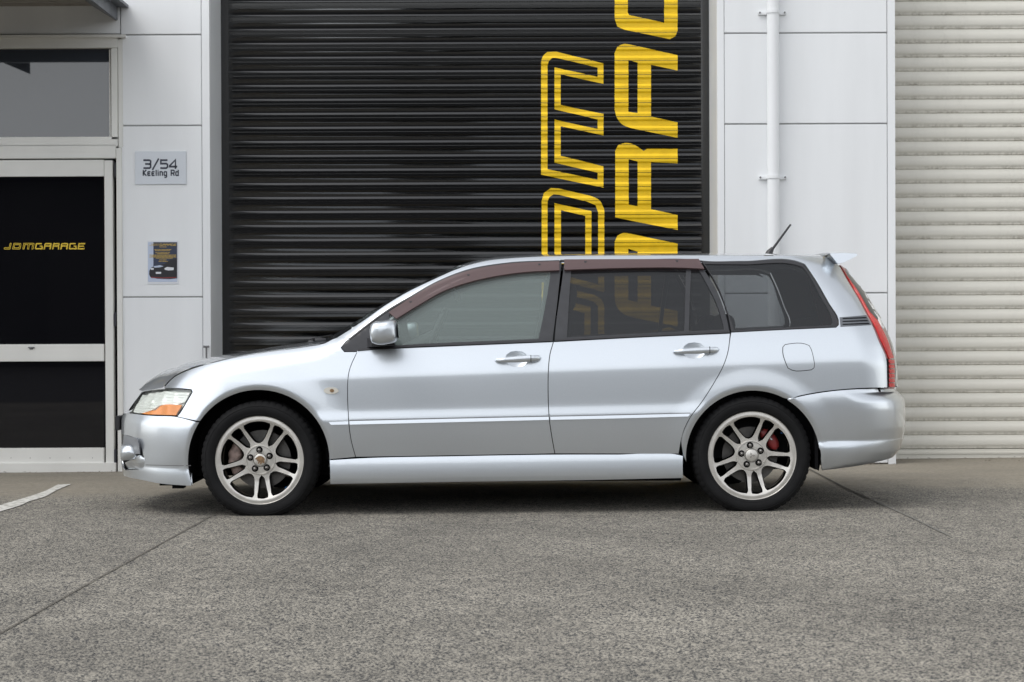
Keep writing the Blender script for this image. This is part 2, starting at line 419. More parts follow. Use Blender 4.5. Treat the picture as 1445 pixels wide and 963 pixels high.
# -------- wall faces with recessed grooves between panels
def zat(px, py, y=YW): return unY(px, py, y).z
def xat(px, py, y=YW): return unY(px, py, y).x
wall = empty('warehouse_wall', (0, YW, 0))
tag(wall, 'white painted panel wall of the warehouse behind the car, split by thin horizontal grooves', 'wall')
def wbox(name, a, b, m, bev=0):
    mb = MB(); mb.box(a, b, bev=bev); return mb.obj(name, m, wall)
wall.location = (0, 0, 0)
XL = xat(172, 300); XA = xat(296.5, 300); XB = xat(1012.6, 300); XC = xat(1263.5, 300)
xg1 = xat(285, 300); xg2 = xat(1023, 300); xg3 = xat(1252, 300)
DEEP = .9
def column(x0, x1, xa, xb, gy, base):
    # solid core, edge strips and separate panels in front of it
    wbox('core', (x0+.004, YW+.012, base-.15), (x1-.004, YW+DEEP, ZT), GAP)
    if xa > x0: wbox('edge_strip', (x0, YW, base-.1), (xa-.004, YW+.06, ZT), WHITEP)
    wbox('edge_strip', (xb+.004, YW, base-.1), (x1, YW+.06, ZT), WHITEP)
    zs = [base]+sorted(gy)+[ZT]
    for a, b in zip(zs, zs[1:]):
        wbox('wall_panel', (xa if xa > x0 else x0, YW+.001, a+.0045), (xb, YW+.05, b-.0045), WHITEP, .003)
column(XL, XA, XL, xg1, [zat(230, 419.5), zat(230, 177.5), zat(230, 49.3)], -.02)
column(XB, XC, xg2, xg3, [zat(1140, 414), zat(1140, 175), zat(1140, 46.8)], .04)
wbox('plinth', (XB+.002, YW+.01, -.1), (XC-.008, YW+.3, .055), CONCR)
# door reveals (the sides of the deep recess)
wbox('reveal', (XA-.02, YW+.06, -.1), (XA-.0005, YD+.05, ZT), REVEAL)
wbox('reveal', (XB+.0005, YW+.06, -.1), (XB+.02, YD+.05, ZT), REVEAL)
# wall left of the entrance and above it
zhead = zat(60, 49)
wbox('wall_panel', (XL0, YW+.001, zhead+.006), (XL-.006, YW+.05, ZT), WHITEP)
wbox('core', (XL0, YW+.012, zhead-.02), (XL-.005, YW+DEEP, ZT), GAP)
wbox('head_flashing', (XL0, YW-.03, zat(60, 54.5)), (xat(178, 52), YW+.02, zat(60, 50.4)), FRAME)
wbox('plinth', (XL0, YW-.02, -.3), (XL, YW+.3, zat(60, 667)), CONCR)
wbox('wall_panel', (XR1-7, YW, 0), (XR1, YW+.1, ZT), WHITEP)
wbox('core', (XL0, YD+.35, -.2), (XR1, YD+.45, ZT), BLK)
wbox('roof_slab', (XL0, YW, ZT), (XR1, YD+.4, ZT+.1), WHITEP)

# -------- roller doors
def slat_mesh(name, x0, x1, prof, m):
    V = []; F = []
    for x in (x0, x1):
        V += [(x, -o, -d) for d, o in prof]
    n = len(prof)
    F = [(i, n+i, n+i+1, i+1) for i in range(n-1)]
    F = [f[::-1] for f in F]
    me = bpy.data.meshes.new(name); me.from_pydata(V, [], F); me.materials.append(m)
    me.polygons.foreach_set('use_smooth', [True]*len(F)); me.update()
    me.set_sharp_from_angle(angle=math.radians(24))
    return me
PB = [(0, 0), (.0015, .0004), (.0160, .0106), (.0185, .0130), (.0345, .0120), (.0360, .0100), (.0378, .0100), (.0392, .0119), (.0570, .0107), (.066, .0044), (.070, .0024), (.100, 0)]
PITCHS = .1001
door = empty('black_roller_door', (0, YD, 0))
tag(door, 'glossy black ribbed roller door with large yellow JDM GARAGE lettering running up it', 'roller door')
XDL, XDR = xat(312, 250, YD)-.002, xat(1001, 250, YD)+.004
gl, gr = xat(323.5, 250, YD), xat(989.5, 250, YD)
me = slat_mesh('slat', gl-(.0), gr, PB, BLACKD)
ztop = zat(500, 1.2, YD)
z0b = ztop+PITCHS*4
def prof_at(prof, z):
    d = (z0b-z) % PITCHS
    for (a, b), (c, e) in zip(prof, prof[1:]):
        if a <= d <= c: return b+(e-b)*(d-a)/(c-a)
    return 0
nb = int((z0b-.02)/PITCHS)
for i in range(nb):
    o = link(bpy.data.objects.new('slat', me), door); o.location = (0, 0, z0b-i*PITCHS)
for x0, x1 in ((XDL, gl), (gr, XDR)):
    mb = MB(); mb.box((x0, -.004, .0), (x1, .05, z0b)); mb.obj('guide_rail', BLACKD, door)
mb = MB(); mb.box((XDL, -.02, -.02), (XDR, .04, z0b-nb*PITCHS-.001)); mb.obj('bottom_rail', BLACKD, door)
mb = MB(); mb.box((XDL, -.06, z0b+.001), (XDR, .06, ZT)); mb.obj('door_head', REVEAL, door)
# lettering: (crop coordinates of the traced photograph region)
LET = {}
LET['M'] = ([(85, 625), (85, 225), (92, 200), (108, 186), (140, 185), (308, 228), (308, 300), (155, 267), (155, 376), (308, 408), (308, 485), (155, 452), (155, 558), (308, 595), (308, 672)],
            [[(108, 606), (108, 235), (113, 218), (125, 208), (140, 208), (287, 242), (287, 276), (133, 241), (133, 391), (287, 428), (287, 462), (133, 428), (133, 582), (287, 618), (287, 643)]])
LET['D'] = ([(87, 985), (87, 720), (95, 690), (120, 673), (150, 675), (260, 700), (295, 718), (311, 750), (311, 1045)],
            [[(108, 968), (108, 725), (115, 705), (130, 695), (150, 697), (250, 722), (280, 735), (289, 760), (289, 1018)]])
LET['D2'] = ([(133, 955), (133, 727), (265, 755), (265, 990)], [[(156, 938), (156, 752), (243, 773), (243, 962)]])
LET['J'] = ([(87, 1075), (87, 1010), (275, 1055), (300, 1070), (311, 1095), (311, 1300), (300, 1325), (265, 1320), (240, 1300), (240, 1120)],
            [[(108, 1058), (108, 1036), (270, 1077), (289, 1095), (289, 1295), (262, 1293), (262, 1098)]])
A_ = ([(348, 390), (348, 190), (358, 168), (380, 158), (400, 160), (573, 197), (573, 252), (478, 232), (478, 418), (573, 438), (573, 493), (410, 460), (375, 445), (355, 420)],
      [[(397, 215), (430, 225), (430, 405), (397, 400)]])
sh = lambda L, d: ([(x, y+d) for x, y in L[0]], [[(x, y+d) for x, y in h] for h in L[1]])
LET['A'] = A_; LET['A2'] = sh(A_, 675)
LET['R'] = ([(350, 778), (350, 540), (360, 520), (385, 512), (410, 515), (440, 532), (452, 540), (465, 532), (573, 532), (573, 585), (478, 580), (478, 748), (573, 770), (573, 823)],
            [[(398, 570), (430, 578), (430, 738), (398, 732)]])
G_ = ([(348, -150), (348, 70), (358, 95), (385, 108), (545, 140), (565, 130), (573, 110), (573, -165), (565, -185), (545, -195), (440, -172), (440, -60), (480, -68), (480, -128), (525, -138), (525, 82), (400, 55), (395, 45), (395, -140)], [])
LET['G'] = G_; LET['G2'] = sh(G_, 1365)
LET['E'] = ([(348, -500), (348, -225), (573, -175), (573, -460), (525, -470), (525, -237), (480, -247), (480, -440), (440, -450), (440, -257), (397, -267), (397, -490)], [])
LNAME = {'D2': 'letter_counter'}
brk = sorted({d for d, o in PB})
for k, (outer, holes) in LET.items():
    f = lambda p: (lambda q: Vector((q.x, q.z)))(unY(730+p[0]*.39474, p[1]*.39474, YD-.008))
    O = smooth_poly([f(p) for p in outer], .02, corner=38, lin=True); H = [smooth_poly([f(p) for p in h], .02, corner=38, lin=True) for h in holes]
    zl, zh = min(p.y for p in O), max(p.y for p in O); xl, xh = min(p.x for p in O), max(p.x for p in O)
    if zl > z0b: continue
    ex = []
    for i in range(nb+1):
        for d in brk[:-1]:
            z = z0b-i*PITCHS-d
            if zl < z < zh: ex.append(((xl-.01, z), (xh+.01, z)))
    V2, F2 = cdt(O, H, extra=ex)
    F2 = [ff for ff in F2 if max(V2[i][1] for i in ff) <= z0b+1e-4]
    # lettering is printed film lying 1 mm proud of the ribs, missing in the seams
    V = [(v[0], -(prof_at(PB, v[1]-1e-6))-.0012, v[1]) for v in V2]
    F2 = [ff if area([V2[i] for i in ff]) > 0 else ff[::-1] for ff in F2]
    F2 = [ff for ff in F2 if not (.0352 < (z0b-sum(V2[i][1] for i in ff)/len(ff)) % PITCHS < .0385)]
    def thick(ff):
        q = [V2[i] for i in ff]; L_ = max((q[i]-q[i-1]).length for i in range(len(q))); return abs(area(q))*2/max(L_, 1e-9) > .0012
    F2 = [ff for ff in F2 if thick(ff)]
    mesh_obj(LNAME.get(k, 'letter'), V, F2, YEL, door)

PC = [(0, -.004), (.002, -.005), (.004, -.001), (.012, .0005), (.020, .0022), (.028, .0052), (.038, .008), (.050, .0092), (.064, .0092), (.074, .008), (.081, .0045), (.088, .002), (.0955, .002), (.0975, .001), (.1001, -.004)]
cdoor = empty('cream_roller_door', (0, YD, 0))
tag(cdoor, 'weathered cream ribbed roller door behind the tail of the car, grimy along each rib', 'roller door')
me = slat_mesh('slat', XC-.05, XR1-6.9, PC, CREAM)
zb0 = zat(1350, 633.5, YD)
for i in range(60):
    o = link(bpy.data.objects.new('slat', me), cdoor); o.location = (0, 0, zb0+(i+1)*PITCHS)
    if zb0+(i+1)*PITCHS > ZT-.2: break
mb = MB(); mb.box((XC-.05, -.006, zat(1350, 648, YD)), (XR1-6.9, .03, zb0-.003), bev=.003); mb.box((XC-.05, -.012, zat(1350, 640.5, YD)), (XR1-6.9, -.004, zat(1350, 638, YD))); mb.obj('bottom_rail', CREAM, cdoor)
mb = MB(); mb.box((XC-.05, -.002, -.05), (XR1-6.9, .02, zat(1350, 648, YD)-.001)); mb.obj('rubber_seal', FRAMED, cdoor)

# -------- downpipe
dp = empty('downpipe', (xat(1090, 300), YW-.045, 0)); tag(dp, 'round white downpipe running up the wall to the right of the black roller door', 'pipe')
r1 = .041
mb = MB(); mb.tube([(0, 0, .05), (0, 0, ZT)], r1, 24); mb.obj('pipe', WHITEP, dp, 40)
for py in (17, 250):
    z = zat(1090, py, YW-.045)
    mb = MB(); mb.tube([(0, 0, z-.012), (0, 0, z+.012)], r1+.005, 24); mb.box((-.095, .03, z-.014), (.095, .0435, z+.006)); mb.obj('pipe_bracket', WHITEP, dp, 40)
    for sx in (-1, 1):
        mb = MB(); mb.tube([(sx*.085, .028, z), (sx*.085, .02, z)], .006, 8); mb.obj('screw', GREY, dp)

# -------- entrance
ent = empty('entrance_door', (0, YW+.03, 0)); tag(ent, 'white framed glazed entrance door with a small yellow JDMGARAGE logo', 'door')
yf = YW+.005
def ebox(name, x0p, y0p, x1p, y1p, y, th, m, parent, bev=.003):
    a = unY(x0p, y0p, y); b = unY(x1p, y1p, y)
    mb = MB(); mb.box((a.x, y-parent.location.y, a.z), (b.x, y+th-parent.location.y, b.z), bev=bev); return mb.obj(name, m, parent)
ebox('door_post', 163.8, 209, 174, 667, YW-.015, .12, FRAME, ent)
ebox('sill', -900, 657.5, 163.6, 667, YW-.02, .12, FRAME, ent)
ebox('door_stile', 147, 226.5, 161.2, 656, YW, .05, FRAME, ent)
ebox('top_rail', -60, 226.5, 146.8, 249, YW, .05, FRAME, ent)
ebox('middle_rail', -60, 486.5, 146.8, 510, YW, .05, FRAME, ent)
ebox('bottom_rail', -60, 633, 146.8, 656, YW, .05, FRAME, ent)
BG = mat('blacked_out_glass', (.0035, .0035, .005, 1), .02, spec=.5)
for y0, y1 in ((249, 486.5), (510, 633)):
    ebox('pane', -60, y0, 147, y1, YW+.022, .006, BG, ent, 0)
ebox('door_gap', -900, 224, 163.8, 657.5, YW+.055, .02, FRAMED, ent, 0)
for y0, y1 in ((230, 250), (441, 461), (634, 655)):
    ebox('hinge', 160.9, y0, 164, y1, YW-.006, .03, FRAMED, ent)
ebox('pull', 39, 490, 48.5, 491.6, YW-.012, .02, GREY, ent); ebox('pull', 41, 490, 46.5, 493.6, YW-.006, .01, GREY, ent)
for x in (15, 42, 70, 98, 130): ebox('screw', x, 646, x+1, 647, YW-.002, .01, GREY, ent, 0)
# left door stile beyond the frame
ebox('fixed_sidelight_frame', -900, 226, -60, 656, YW, .05, FRAME, ent)
def logo(x0, y0, x1, y1, y, m, parent, names='letter'):
    """JDMGARAGE wordmark, reading left to right, leaning italic"""
    lay = []   # (glyph, start offset in reading units)
    seq = [('J', 1300, 0), ('D', 1045, 0), ('D2', 1045, 0), ('M', 672, 0), ('G', 140, 0)]
    out = []; cur = 0
    def put(key, base, at, sc=1.0, two=False):
        o, hs = LET[key]
        vx = (lambda p: ((at+(base-p[1])*sc), ((573-p[0]) if p[0] > 330 else (311-p[0]))/225.0))
        vy = (lambda p: ((at+(base-p[1])*sc), min(1.0, ((311-p[0])/224.0))))
        g = vy if two else vx
        out.append(([g(p) for p in o], [[g(p) for p in h] for h in hs]))
    put('J', 1325, 0, 1, True); put('D', 1045, 340, 1, True); put('D2', 1045, 340, 1, True); put('M', 672, 760, 1, True)
    at = 1270
    for k, b, L in (('G', 140, 335), ('A', 493, 336), ('R', 823, 311), ('A', 493, 336), ('G', 140, 335), ('E', -175, 325)):
        put(k, b, at); at += L+18
    for o_, h_ in out:
        f = lambda p: (lambda q: Vector((q.x, q.z)))(unY(x0+(x1-x0)*p[0]/at, y1-(y1-y0)*p[1], y))
        V2, F2 = cdt([f(p) for p in o_], [[f(p) for p in h] for h in h_])
        F2 = [ff if area([V2[i] for i in ff]) > 0 else ff[::-1] for ff in F2]
        mesh_obj(names, [(v[0], y-parent.location.y, v[1]) for v in V2], F2, m, parent)
logo(5.5, 343.2, 121, 352.2, YW+.0205, mat('logo_gold', (.72, .50, .03, 1), .5), ent)
# transom window above the door
tr = empty('transom_window', (0, YW+.03, 0)); tag(tr, 'wide transom window over the entrance door reflecting grey sky', 'window')
ebox('frame_head', -900, 56, 166, 67.8, YW-.012, .1, FRAME, tr)
ebox('frame_jamb', 156.4, 68.2, 166, 197, YW-.012, .1, FRAME, tr)
ebox('frame_sill', -900, 197.4, 166, 207, YW-.012, .1, FRAME, tr)
ebox('mullion', -900, 209, 163.5, 223.5, YW-.015, .12, FRAME, tr)
ebox('jamb_liner', 166.3, 55.5, 174, 208.7, YW-.002, .1, FRAME, tr)
ebox('groove_shadow', -900, 206.5, 166, 209.2, YW+.02, .04, FRAMED, tr, 0)
TG = mat('transom_glass', (.035, .04, .05, 1), .03, spec=.9, var=.06, vscale=2)
ebox('pane', -900, 68, 156.5, 197.5, YW+.028, .006, TG, tr, 0)
ebox('glazing_bead', 153.8, 70, 156.3, 195.5, YW+.012, .016, FRAME, tr, 0)
ebox('backing', -900, 60, 170, 215, YW+.07, .02, FRAMED, tr, 0)
# canopy over the entrance
cn = empty('entrance_canopy', (0, YW, 0)); tag(cn, 'grey steel edged canopy jutting out of the wall above the entrance', 'canopy')
yc0, yc1 = YW-.002, YW-1.3
def cp(px, py): q = unY(px, py, YW); return q.x, q.z
def extr(name, pts, m, y0=yc0, y1=yc1, dz=0):
    P = [cp(*p) for p in pts]; n = len(P)
    V = [(a, y0-YW, b) for a, b in P]+[(a, y1-YW, b+dz) for a, b in P]
    F = [(i, (i+1) % n, n+(i+1) % n, n+i) for i in range(n)]+[tuple(range(n))[::-1], tuple(range(n, 2*n))]
    return mesh_obj(name, V, F, m, cn)
extr('edge_plate', [(131, 9.2), (163.5, 29.3), (164.8, 29.3), (164.8, 27), (133.5, 7.8)], STEEL)
extr('flange', [(164.2, 29), (166, 29), (166, 10), (164.2, 10)], STEEL)
extr('top_flashing', [(131, 8), (181.5, 11.5), (181.5, 7.5), (150, 1), (131, 1)], STEEL)
q0, q1 = cp(-900, 8.5), cp(131.5, 9.8)
for k in range(21):
    yy0 = -.002-k*.06
    mb = MB(); mb.box((q0[0], yy0, q1[1]+.004), (q1[0], yy0-.052, q1[1]+.03), bev=.004); mb.obj('soffit_rib', SOFF, cn)
mb = MB(); mb.box((q0[0], -.002, q1[1]+.031), (q1[0]+.02, -1.31, q1[1]+.10)); mb.obj('roof_sheet', STEEL, cn)
mb = MB(); mb.box((q0[0], -1.32, q1[1]-.165), (xat(181.5, 10)-.3, -1.305, q1[1]+.10)); mb.obj('fascia', STEEL, cn)

mb = MB(); mb.add([(x, y, z) for y in (-1.335, -1.325) for x, z in ((-3.90, q1[1]-.165), (-3.695, q1[1]-.165), (-3.695, 2.95))], [(0, 1, 2), (5, 4, 3), (0, 3, 4, 1), (1, 4, 5, 2), (2, 5, 3, 0)]); mb.obj('stay', STEEL, cn)
# -------- signs on the wall
def glyph_band(pts, wd, closed=False):
    P = [Vector(p) for p in pts]; n = len(P); L = []; R = []
    for i in range(n):
        a = (P[i]-P[i-1]) if (i or closed) else (P[1]-P[0]); b = (P[(i+1) % n]-P[i]) if (i < n-1 or closed) else (P[-1]-P[-2])
        a = a.normalized(); b = b.normalized(); na = Vector((-a.y, a.x)); nb_ = Vector((-b.y, b.x)); m = (na+nb_).normalized()
        d = wd/2/max(.6, m.dot(na)); L.append(P[i]+m*d); R.append(P[i]-m*d)
    V = L+R; F = [(i, (i+1) % n, n+(i+1) % n, n+i) for i in range(n if closed else n-1)]
    return V, F
GL = {  # strokes in a unit box (w, strokes)
 '3': (1, [[(.03, .92), (.8, .92), (.95, .82), (.95, .62), (.82, .52), (.25, .52)], [(.82, .52), (.95, .42), (.95, .18), (.8, .08), (.03, .08)]]),
 '/': (.8, [[(.0, -.12), (.8, 1.1)]]),
 '5': (1, [[(.95, .92), (.1, .92), (.1, .56), (.8, .56), (.95, .46), (.95, .2), (.8, .08), (.03, .08)]]),
 '4': (1, [[(.78, 0), (.78, .95), (.05, .32), (.05, .24), (1.0, .24)]]),
 'K': (.72, [[(.1, 0), (.1, 1)], [(.7, 1), (.15, .5), (.72, 0)]]),
 'e': (.62, [[(.6, .07), (.15, .07), (.07, .2), (.07, .55), (.15, .68), (.6, .68)], [(.07, .38), (.5, .38)]]),
 'l': (.2, [[(.1, 0), (.1, 1)]]),
 'i': (.2, [[(.1, 0), (.1, .75)], [(.1, .88), (.1, 1)]]),
 'n': (.62, [[(.08, 0), (.08, .68), (.42, .68), (.55, .58), (.55, 0)]]),
 'g': (.62, [[(.55, .68), (.15, .68), (.07, .58), (.07, .17), (.15, .07), (.55, .07)], [(.55, .74), (.55, -.15), (.45, -.25), (.12, -.25)]]),
 'R': (.75, [[(.1, 0), (.1, .93), (.58, .93), (.7, .82), (.7, .55), (.58, .45), (.1, .45)], [(.45, .45), (.72, 0)]]),
 'd': (.62, [[(.55, 1), (.55, .07), (.15, .07), (.07, .17), (.07, .58), (.15, .68), (.55, .68)]]),
 ' ': (.35, [])}
def write(text, x0, x1, ybase, ytop, wd, y, m, parent, gapf=.17):
    tot = sum(GL[c][0] for c in text)+gapf*(len(text)-1); cur = 0
    for c in text:
        gw, st = GL[c]; V = []; F = []
        for s in st:
            v, f = glyph_band(s, wd); b = len(V); V += v; F += [tuple(b+i for i in q) for q in f]
        if V:
            W = []
            for v in V:
                q = unY(x0+(x1-x0)*(cur+v.x)/tot, ybase+(ytop-ybase)*v.y, y); W.append((q.x-parent.location.x, y-parent.location.y, q.z-parent.location.z))
            mesh_obj('letter', W, [f[::-1] for f in F], m, parent)
        cur += gw+gapf
YS = YW-.008
c0 = unY(226.5, 237, YS)
sg = empty('address_sign', c0); tag(sg, 'small silver address sign reading 3/54 Keeling Rd on the white wall', 'sign')
a, b = unY(190.3, 213.9, YS), unY(262.8, 260.4, YS)
mb = MB(); mb.box((a.x-c0.x, 0, a.z-c0.z), (b.x-c0.x, .0085, b.z-c0.z), bev=.002); mb.obj('plate', SIGNM, sg)
write('3/54', 202, 250, 238.6, 225.3, .2, YS-.0012, INK, sg)
write('Keeling Rd', 201.5, 252, 248.4, 240.0, .24, YS-.0012, INK, sg, .2)
YP = YW-.004
c0 = unY(230, 370, YP)
po = empty('wall_poster', c0); tag(po, 'small laminated poster of a dark car with yellow text on the white wall', 'poster')
def prect(name, pts, m, d, par=po):
    P = [unY(a, b, YP) for a, b in pts]
    V2, F2 = cdt([(p.x-c0.x, p.z-c0.z) for p in P])
    return mesh_obj(name, [(v[0], -d, v[1]) for v in V2], [f if area([V2[i] for i in f]) > 0 else f[::-1] for f in F2], m, par)
mb = MB(); a, b = unY(208, 340, YP), unY(251.6, 401, YP); mb.box((a.x-c0.x, 0, a.z-c0.z), (b.x-c0.x, .0045, b.z-c0.z)); mb.obj('sheet', PWHT, po)
prect('picture', [(209, 342), (250, 342), (250, 398), (209, 398)], PPALE, .001)
prect('picture', [(216.5, 342), (250, 342), (250, 380), (216.5, 380)], NAVY, .002)
prect('car_picture', [(211, 382), (214, 377.5), (222, 374.5), (232, 373), (240, 367), (250, 365), (250, 393), (240, 394), (222, 393.5), (212, 391), (210.5, 387)], PBLK, .003)
prect('headlamp_picture', [(232, 379), (236, 377), (245.5, 378), (245, 381.5), (238, 382), (233, 381)], PWHT, .004)
prect('headlamp_picture', [(213, 378.5), (217, 378.5), (217, 381), (213.2, 381)], PWHT, .004)
prect('bonnet_picture', [(217, 376), (226, 374.5), (231, 376), (226, 377.5), (218, 378)], PPALE, .004)
prect('plate_picture', [(220, 384), (227.5, 384), (227.5, 386.7), (220, 386.7)], PWHT, .004)
prect('splitter_picture', [(213, 391), (230, 392), (249, 391.3), (249, 392.4), (230, 393.2), (213, 392.2)], mat('poster_red', (.25, .03, .03, 1), .5), .0045)
for x0, x1, y in ((225, 235, 348.9), (218, 242, 352.6), (219, 240, 354.2), (219.5, 240, 357), (222, 238, 358.4), (211, 249, 360.3), (213, 248, 361.8), (211, 249, 363.2), (220, 244, 364.7), (225, 235, 367.2), (224, 237, 369.3)):
    x = x0
    while x < x1:
        wv = min(random.uniform(1.2, 3.6), x1-x)
        prect('text_line', [(x, y-.5), (x+wv, y-.5), (x+wv, y+.35), (x, y+.35)], PGOLD, .004); x += wv+.5
_n0 = len(COL.objects)
logo(211, 344.2, 249.3, 347.2, YP-.004, PGOLD, ent, 'poster_letter')
for o in list(COL.objects)[_n0:]:
    o.parent = po; o.location = (-c0.x, 0, -c0.z); o.location.y = ent.location.y-c0.y
# slim floor tap in front of the reveal
tp = unY(290.5, 497, YW-.05)
tap = empty('wall_tap', (tp.x, YW-.03, 0)); tag(tap, 'small grey standpipe tap at the wall corner above the bonnet', 'tap')
zt = zat(290, 489.5, YW-.03)
mb = MB(); mb.tube([(0, 0, .02), (0, 0, zt)], .006, 10); mb.obj('standpipe', GREY, tap, 40)
mb = MB(); mb.tube([(-.02, 0, zt), (.02, 0, zt)], .007, 10); mb.obj('handle', GREY, tap, 40)

# wind-blown litter along the foot of the building
rl = random.Random(11); mb = MB()
for k in range(150):
    rgt = rl.random() < .6
    x = rl.uniform(XC-.5, XC+1.6) if rgt else rl.uniform(-4.4, XL+.3)
    y = (YD-.05-rl.random()**2*.35 if x > XC else YW-.04-rl.random()**2*.12) if rgt else YW-.05-rl.random()**2*.2
    r = rl.uniform(.004, .013); a = rl.uniform(0, 6.28); z = gz(x, y)+.006
    mb.add([(x+r*math.cos(a+t)*q, y+r*math.sin(a+t), z+rl.uniform(0, .006)) for t, q in ((0, 1), (1.9, .7), (3.3, 1), (4.8, .6))], [(0, 1, 2, 3)])
o = mb.obj('leaf_litter', mat('dry_leaf', (.10, .07, .045, 1), .9, var=.5, vscale=20)); o['kind'] = 'stuff'
# -------- buildings across the road (behind the camera; seen only mirrored in glass and paint)
OPP = mat('far_cladding', (.055, .056, .058, 1), .8, var=.25, vscale=.4)
OPP2 = mat('far_dark_openings', (.04, .041, .043, 1), .4)
ob = empty('opposite_warehouse', (0, -36, 0)); tag(ob, 'long dark clad warehouse across the yard with a row of roller doors', 'building')
mb = MB(); mb.box((-190, -12, -.5), (190, 0, 5.4)); mb.obj('wall', OPP, ob)
mb = MB(); mb.box((-191, -12.5, 5.4), (191, .5, 5.8)); mb.obj('roof', OPP2, ob)
for k in range(32):
    mb = MB(); mb.box((-186+k*11.5, .02, 0), (-181+k*11.5, .12, 4)); mb.obj('door', OPP2, ob)

# ================================================================== THE CAR
class Tab:
    """uniform lookup table with smoothing"""
    def __init__(s, pts, step=.01, sm=2, mono=False):
        xs = [p[0] for p in pts]; ys = [p[1] for p in pts]
        s.x0 = xs[0]; s.h = step; n = int((xs[-1]-xs[0])/step)+1
        g = np.interp(s.x0+np.arange(n)*step, xs, ys)
        for _ in range(sm):
            p = np.concatenate([[2*g[0]-g[1]], g, [2*g[-1]-g[-2]]]); g = (p[:-2]+2*p[1:-1]+p[2:])/4
        s.v = g.tolist(); s.n = n
    def __call__(s, x):
        t = (x-s.x0)/s.h
        if t <= 0: return s.v[0]
        if t >= s.n-1: return s.v[-1]
        i = int(t); f = t-i
        return s.v[i]*(1-f)+s.v[i+1]*f
def inset_tab(ang, zref, off=0, sm=3):
    a = Tab(ang, .002, sm*6); v = [0]
    for k in range(a.n-1): v.append(v[-1]+math.tan(math.radians((a.v[k]+a.v[k+1])/2))*.002)
    t = Tab([(0, 0), (1, 0)]); t.x0 = a.x0; t.h = .002; t.n = a.n; t.v = v
    r = t(zref); t.v = [q-r+off for q in v]; return t
H_BODY = inset_tab([(.10, -12), (.20, -9), (.312, -7), (.42, -4.5), (.485, -2.5), (.503, -2), (.509, 0), (.517, 7.5), (.545, 8.5), (.556, 6.5), (.570, 3), (.60, 2.2), (.70, 2.4), (.738, 3.2), (.748, 6), (.760, 9.5), (.78, 11), (.83, 13), (.90, 17), (.93, 23), (1.0, 25), (1.30, 28), (1.37, 33), (1.5, 40)], .66)
SLOPE = Tab([(.15, .008), (.31, .011), (.5, .016), (.75, .030), (.92, .038), (1.1, .02), (1.34, .0), (1.5, 0)], .01, 8)
def warp(x, z):
    xx = max(-1.25, min(1.75, x)); zn = z
    for _ in range(3): zn = z-xx*SLOPE(zn)
    return zn
def wpt(px, py, y): p = unY(px, py, y); return p.x, p.z
# wheels' centres
YF = -.876
WC = [unY(365.7, 650, -.87), unY(1061.9, 643.5, -.87)]
ARC = [(WC[0].x, WC[0].z, .372), (WC[1].x, WC[1].z-.008, .352)]
CREST = [(150, 575), (186, 560), (201, 552.8), (215, 546), (235, 535.5), (262, 523), (300, 511.5), (340, 502.5), (385, 495.3), (430, 489), (458, 484), (475, 477), (514.8, 451.4), (542, 432), (574.6, 412.3), (612, 394.3), (657, 375.6), (687, 368.2), (739, 363.2), (800, 361), (900, 360.3), (1000, 360.3), (1100, 361), (1171, 362.5), (1215, 367)]
def crest_pt(px, py):
    y = -.72 if px < 475 else (-.66 if px > 640 else -.72+.06*(px-475)/165)
    return wpt(px, py, y)
ZC = Tab(sorted(crest_pt(*p) for p in CREST), .02, 3)
FRONT = sorted([(z, x) for x, z in (wpt(a, b, -.33) for a, b in [(193.6, 553), (182.4, 567), (173.9, 580), (170.5, 590), (170, 607), (170.5, 630), (170, 655), (173, 674)])])
XFB = Tab([(0.0, FRONT[0][1]+.02-.03)]+[(z, x-.03) for z, x in FRONT[:-2]]+[(FRONT[-2][0], FRONT[-2][1]-.03), (FRONT[-1][0], FRONT[-1][1]-.03), (FRONT[-1][0]+.06, FRONT[-1][1]+.01), (1.5, FRONT[-1][1]+.03)], .01, 3)
REARP = [(1171, 360), (1192.8, 375), (1222.7, 414.6), (1236.5, 440), (1247, 458), (1258.5, 486), (1263.5, 513), (1265.3, 546)]
XRU = Tab([(0, wpt(1266, 549, -.4)[0]+.02)]+sorted([(z, x+.02) for x, z in (wpt(a, b, -.4) for a, b in REARP)]), .01, 3)
REARB = [(1264, 549), (1272, 555), (1277.5, 561), (1279.3, 572), (1279.5, 599.6), (1277, 617), (1272.8, 632), (1261.6, 645.7), (1236.7, 653), (1200, 659)]
XRBt = Tab([(0, wpt(1200, 659, -.4)[0])]+sorted([(z, x+.02) for x, z in (wpt(a, b, -.4) for a, b in REARB)]), .006, 2)
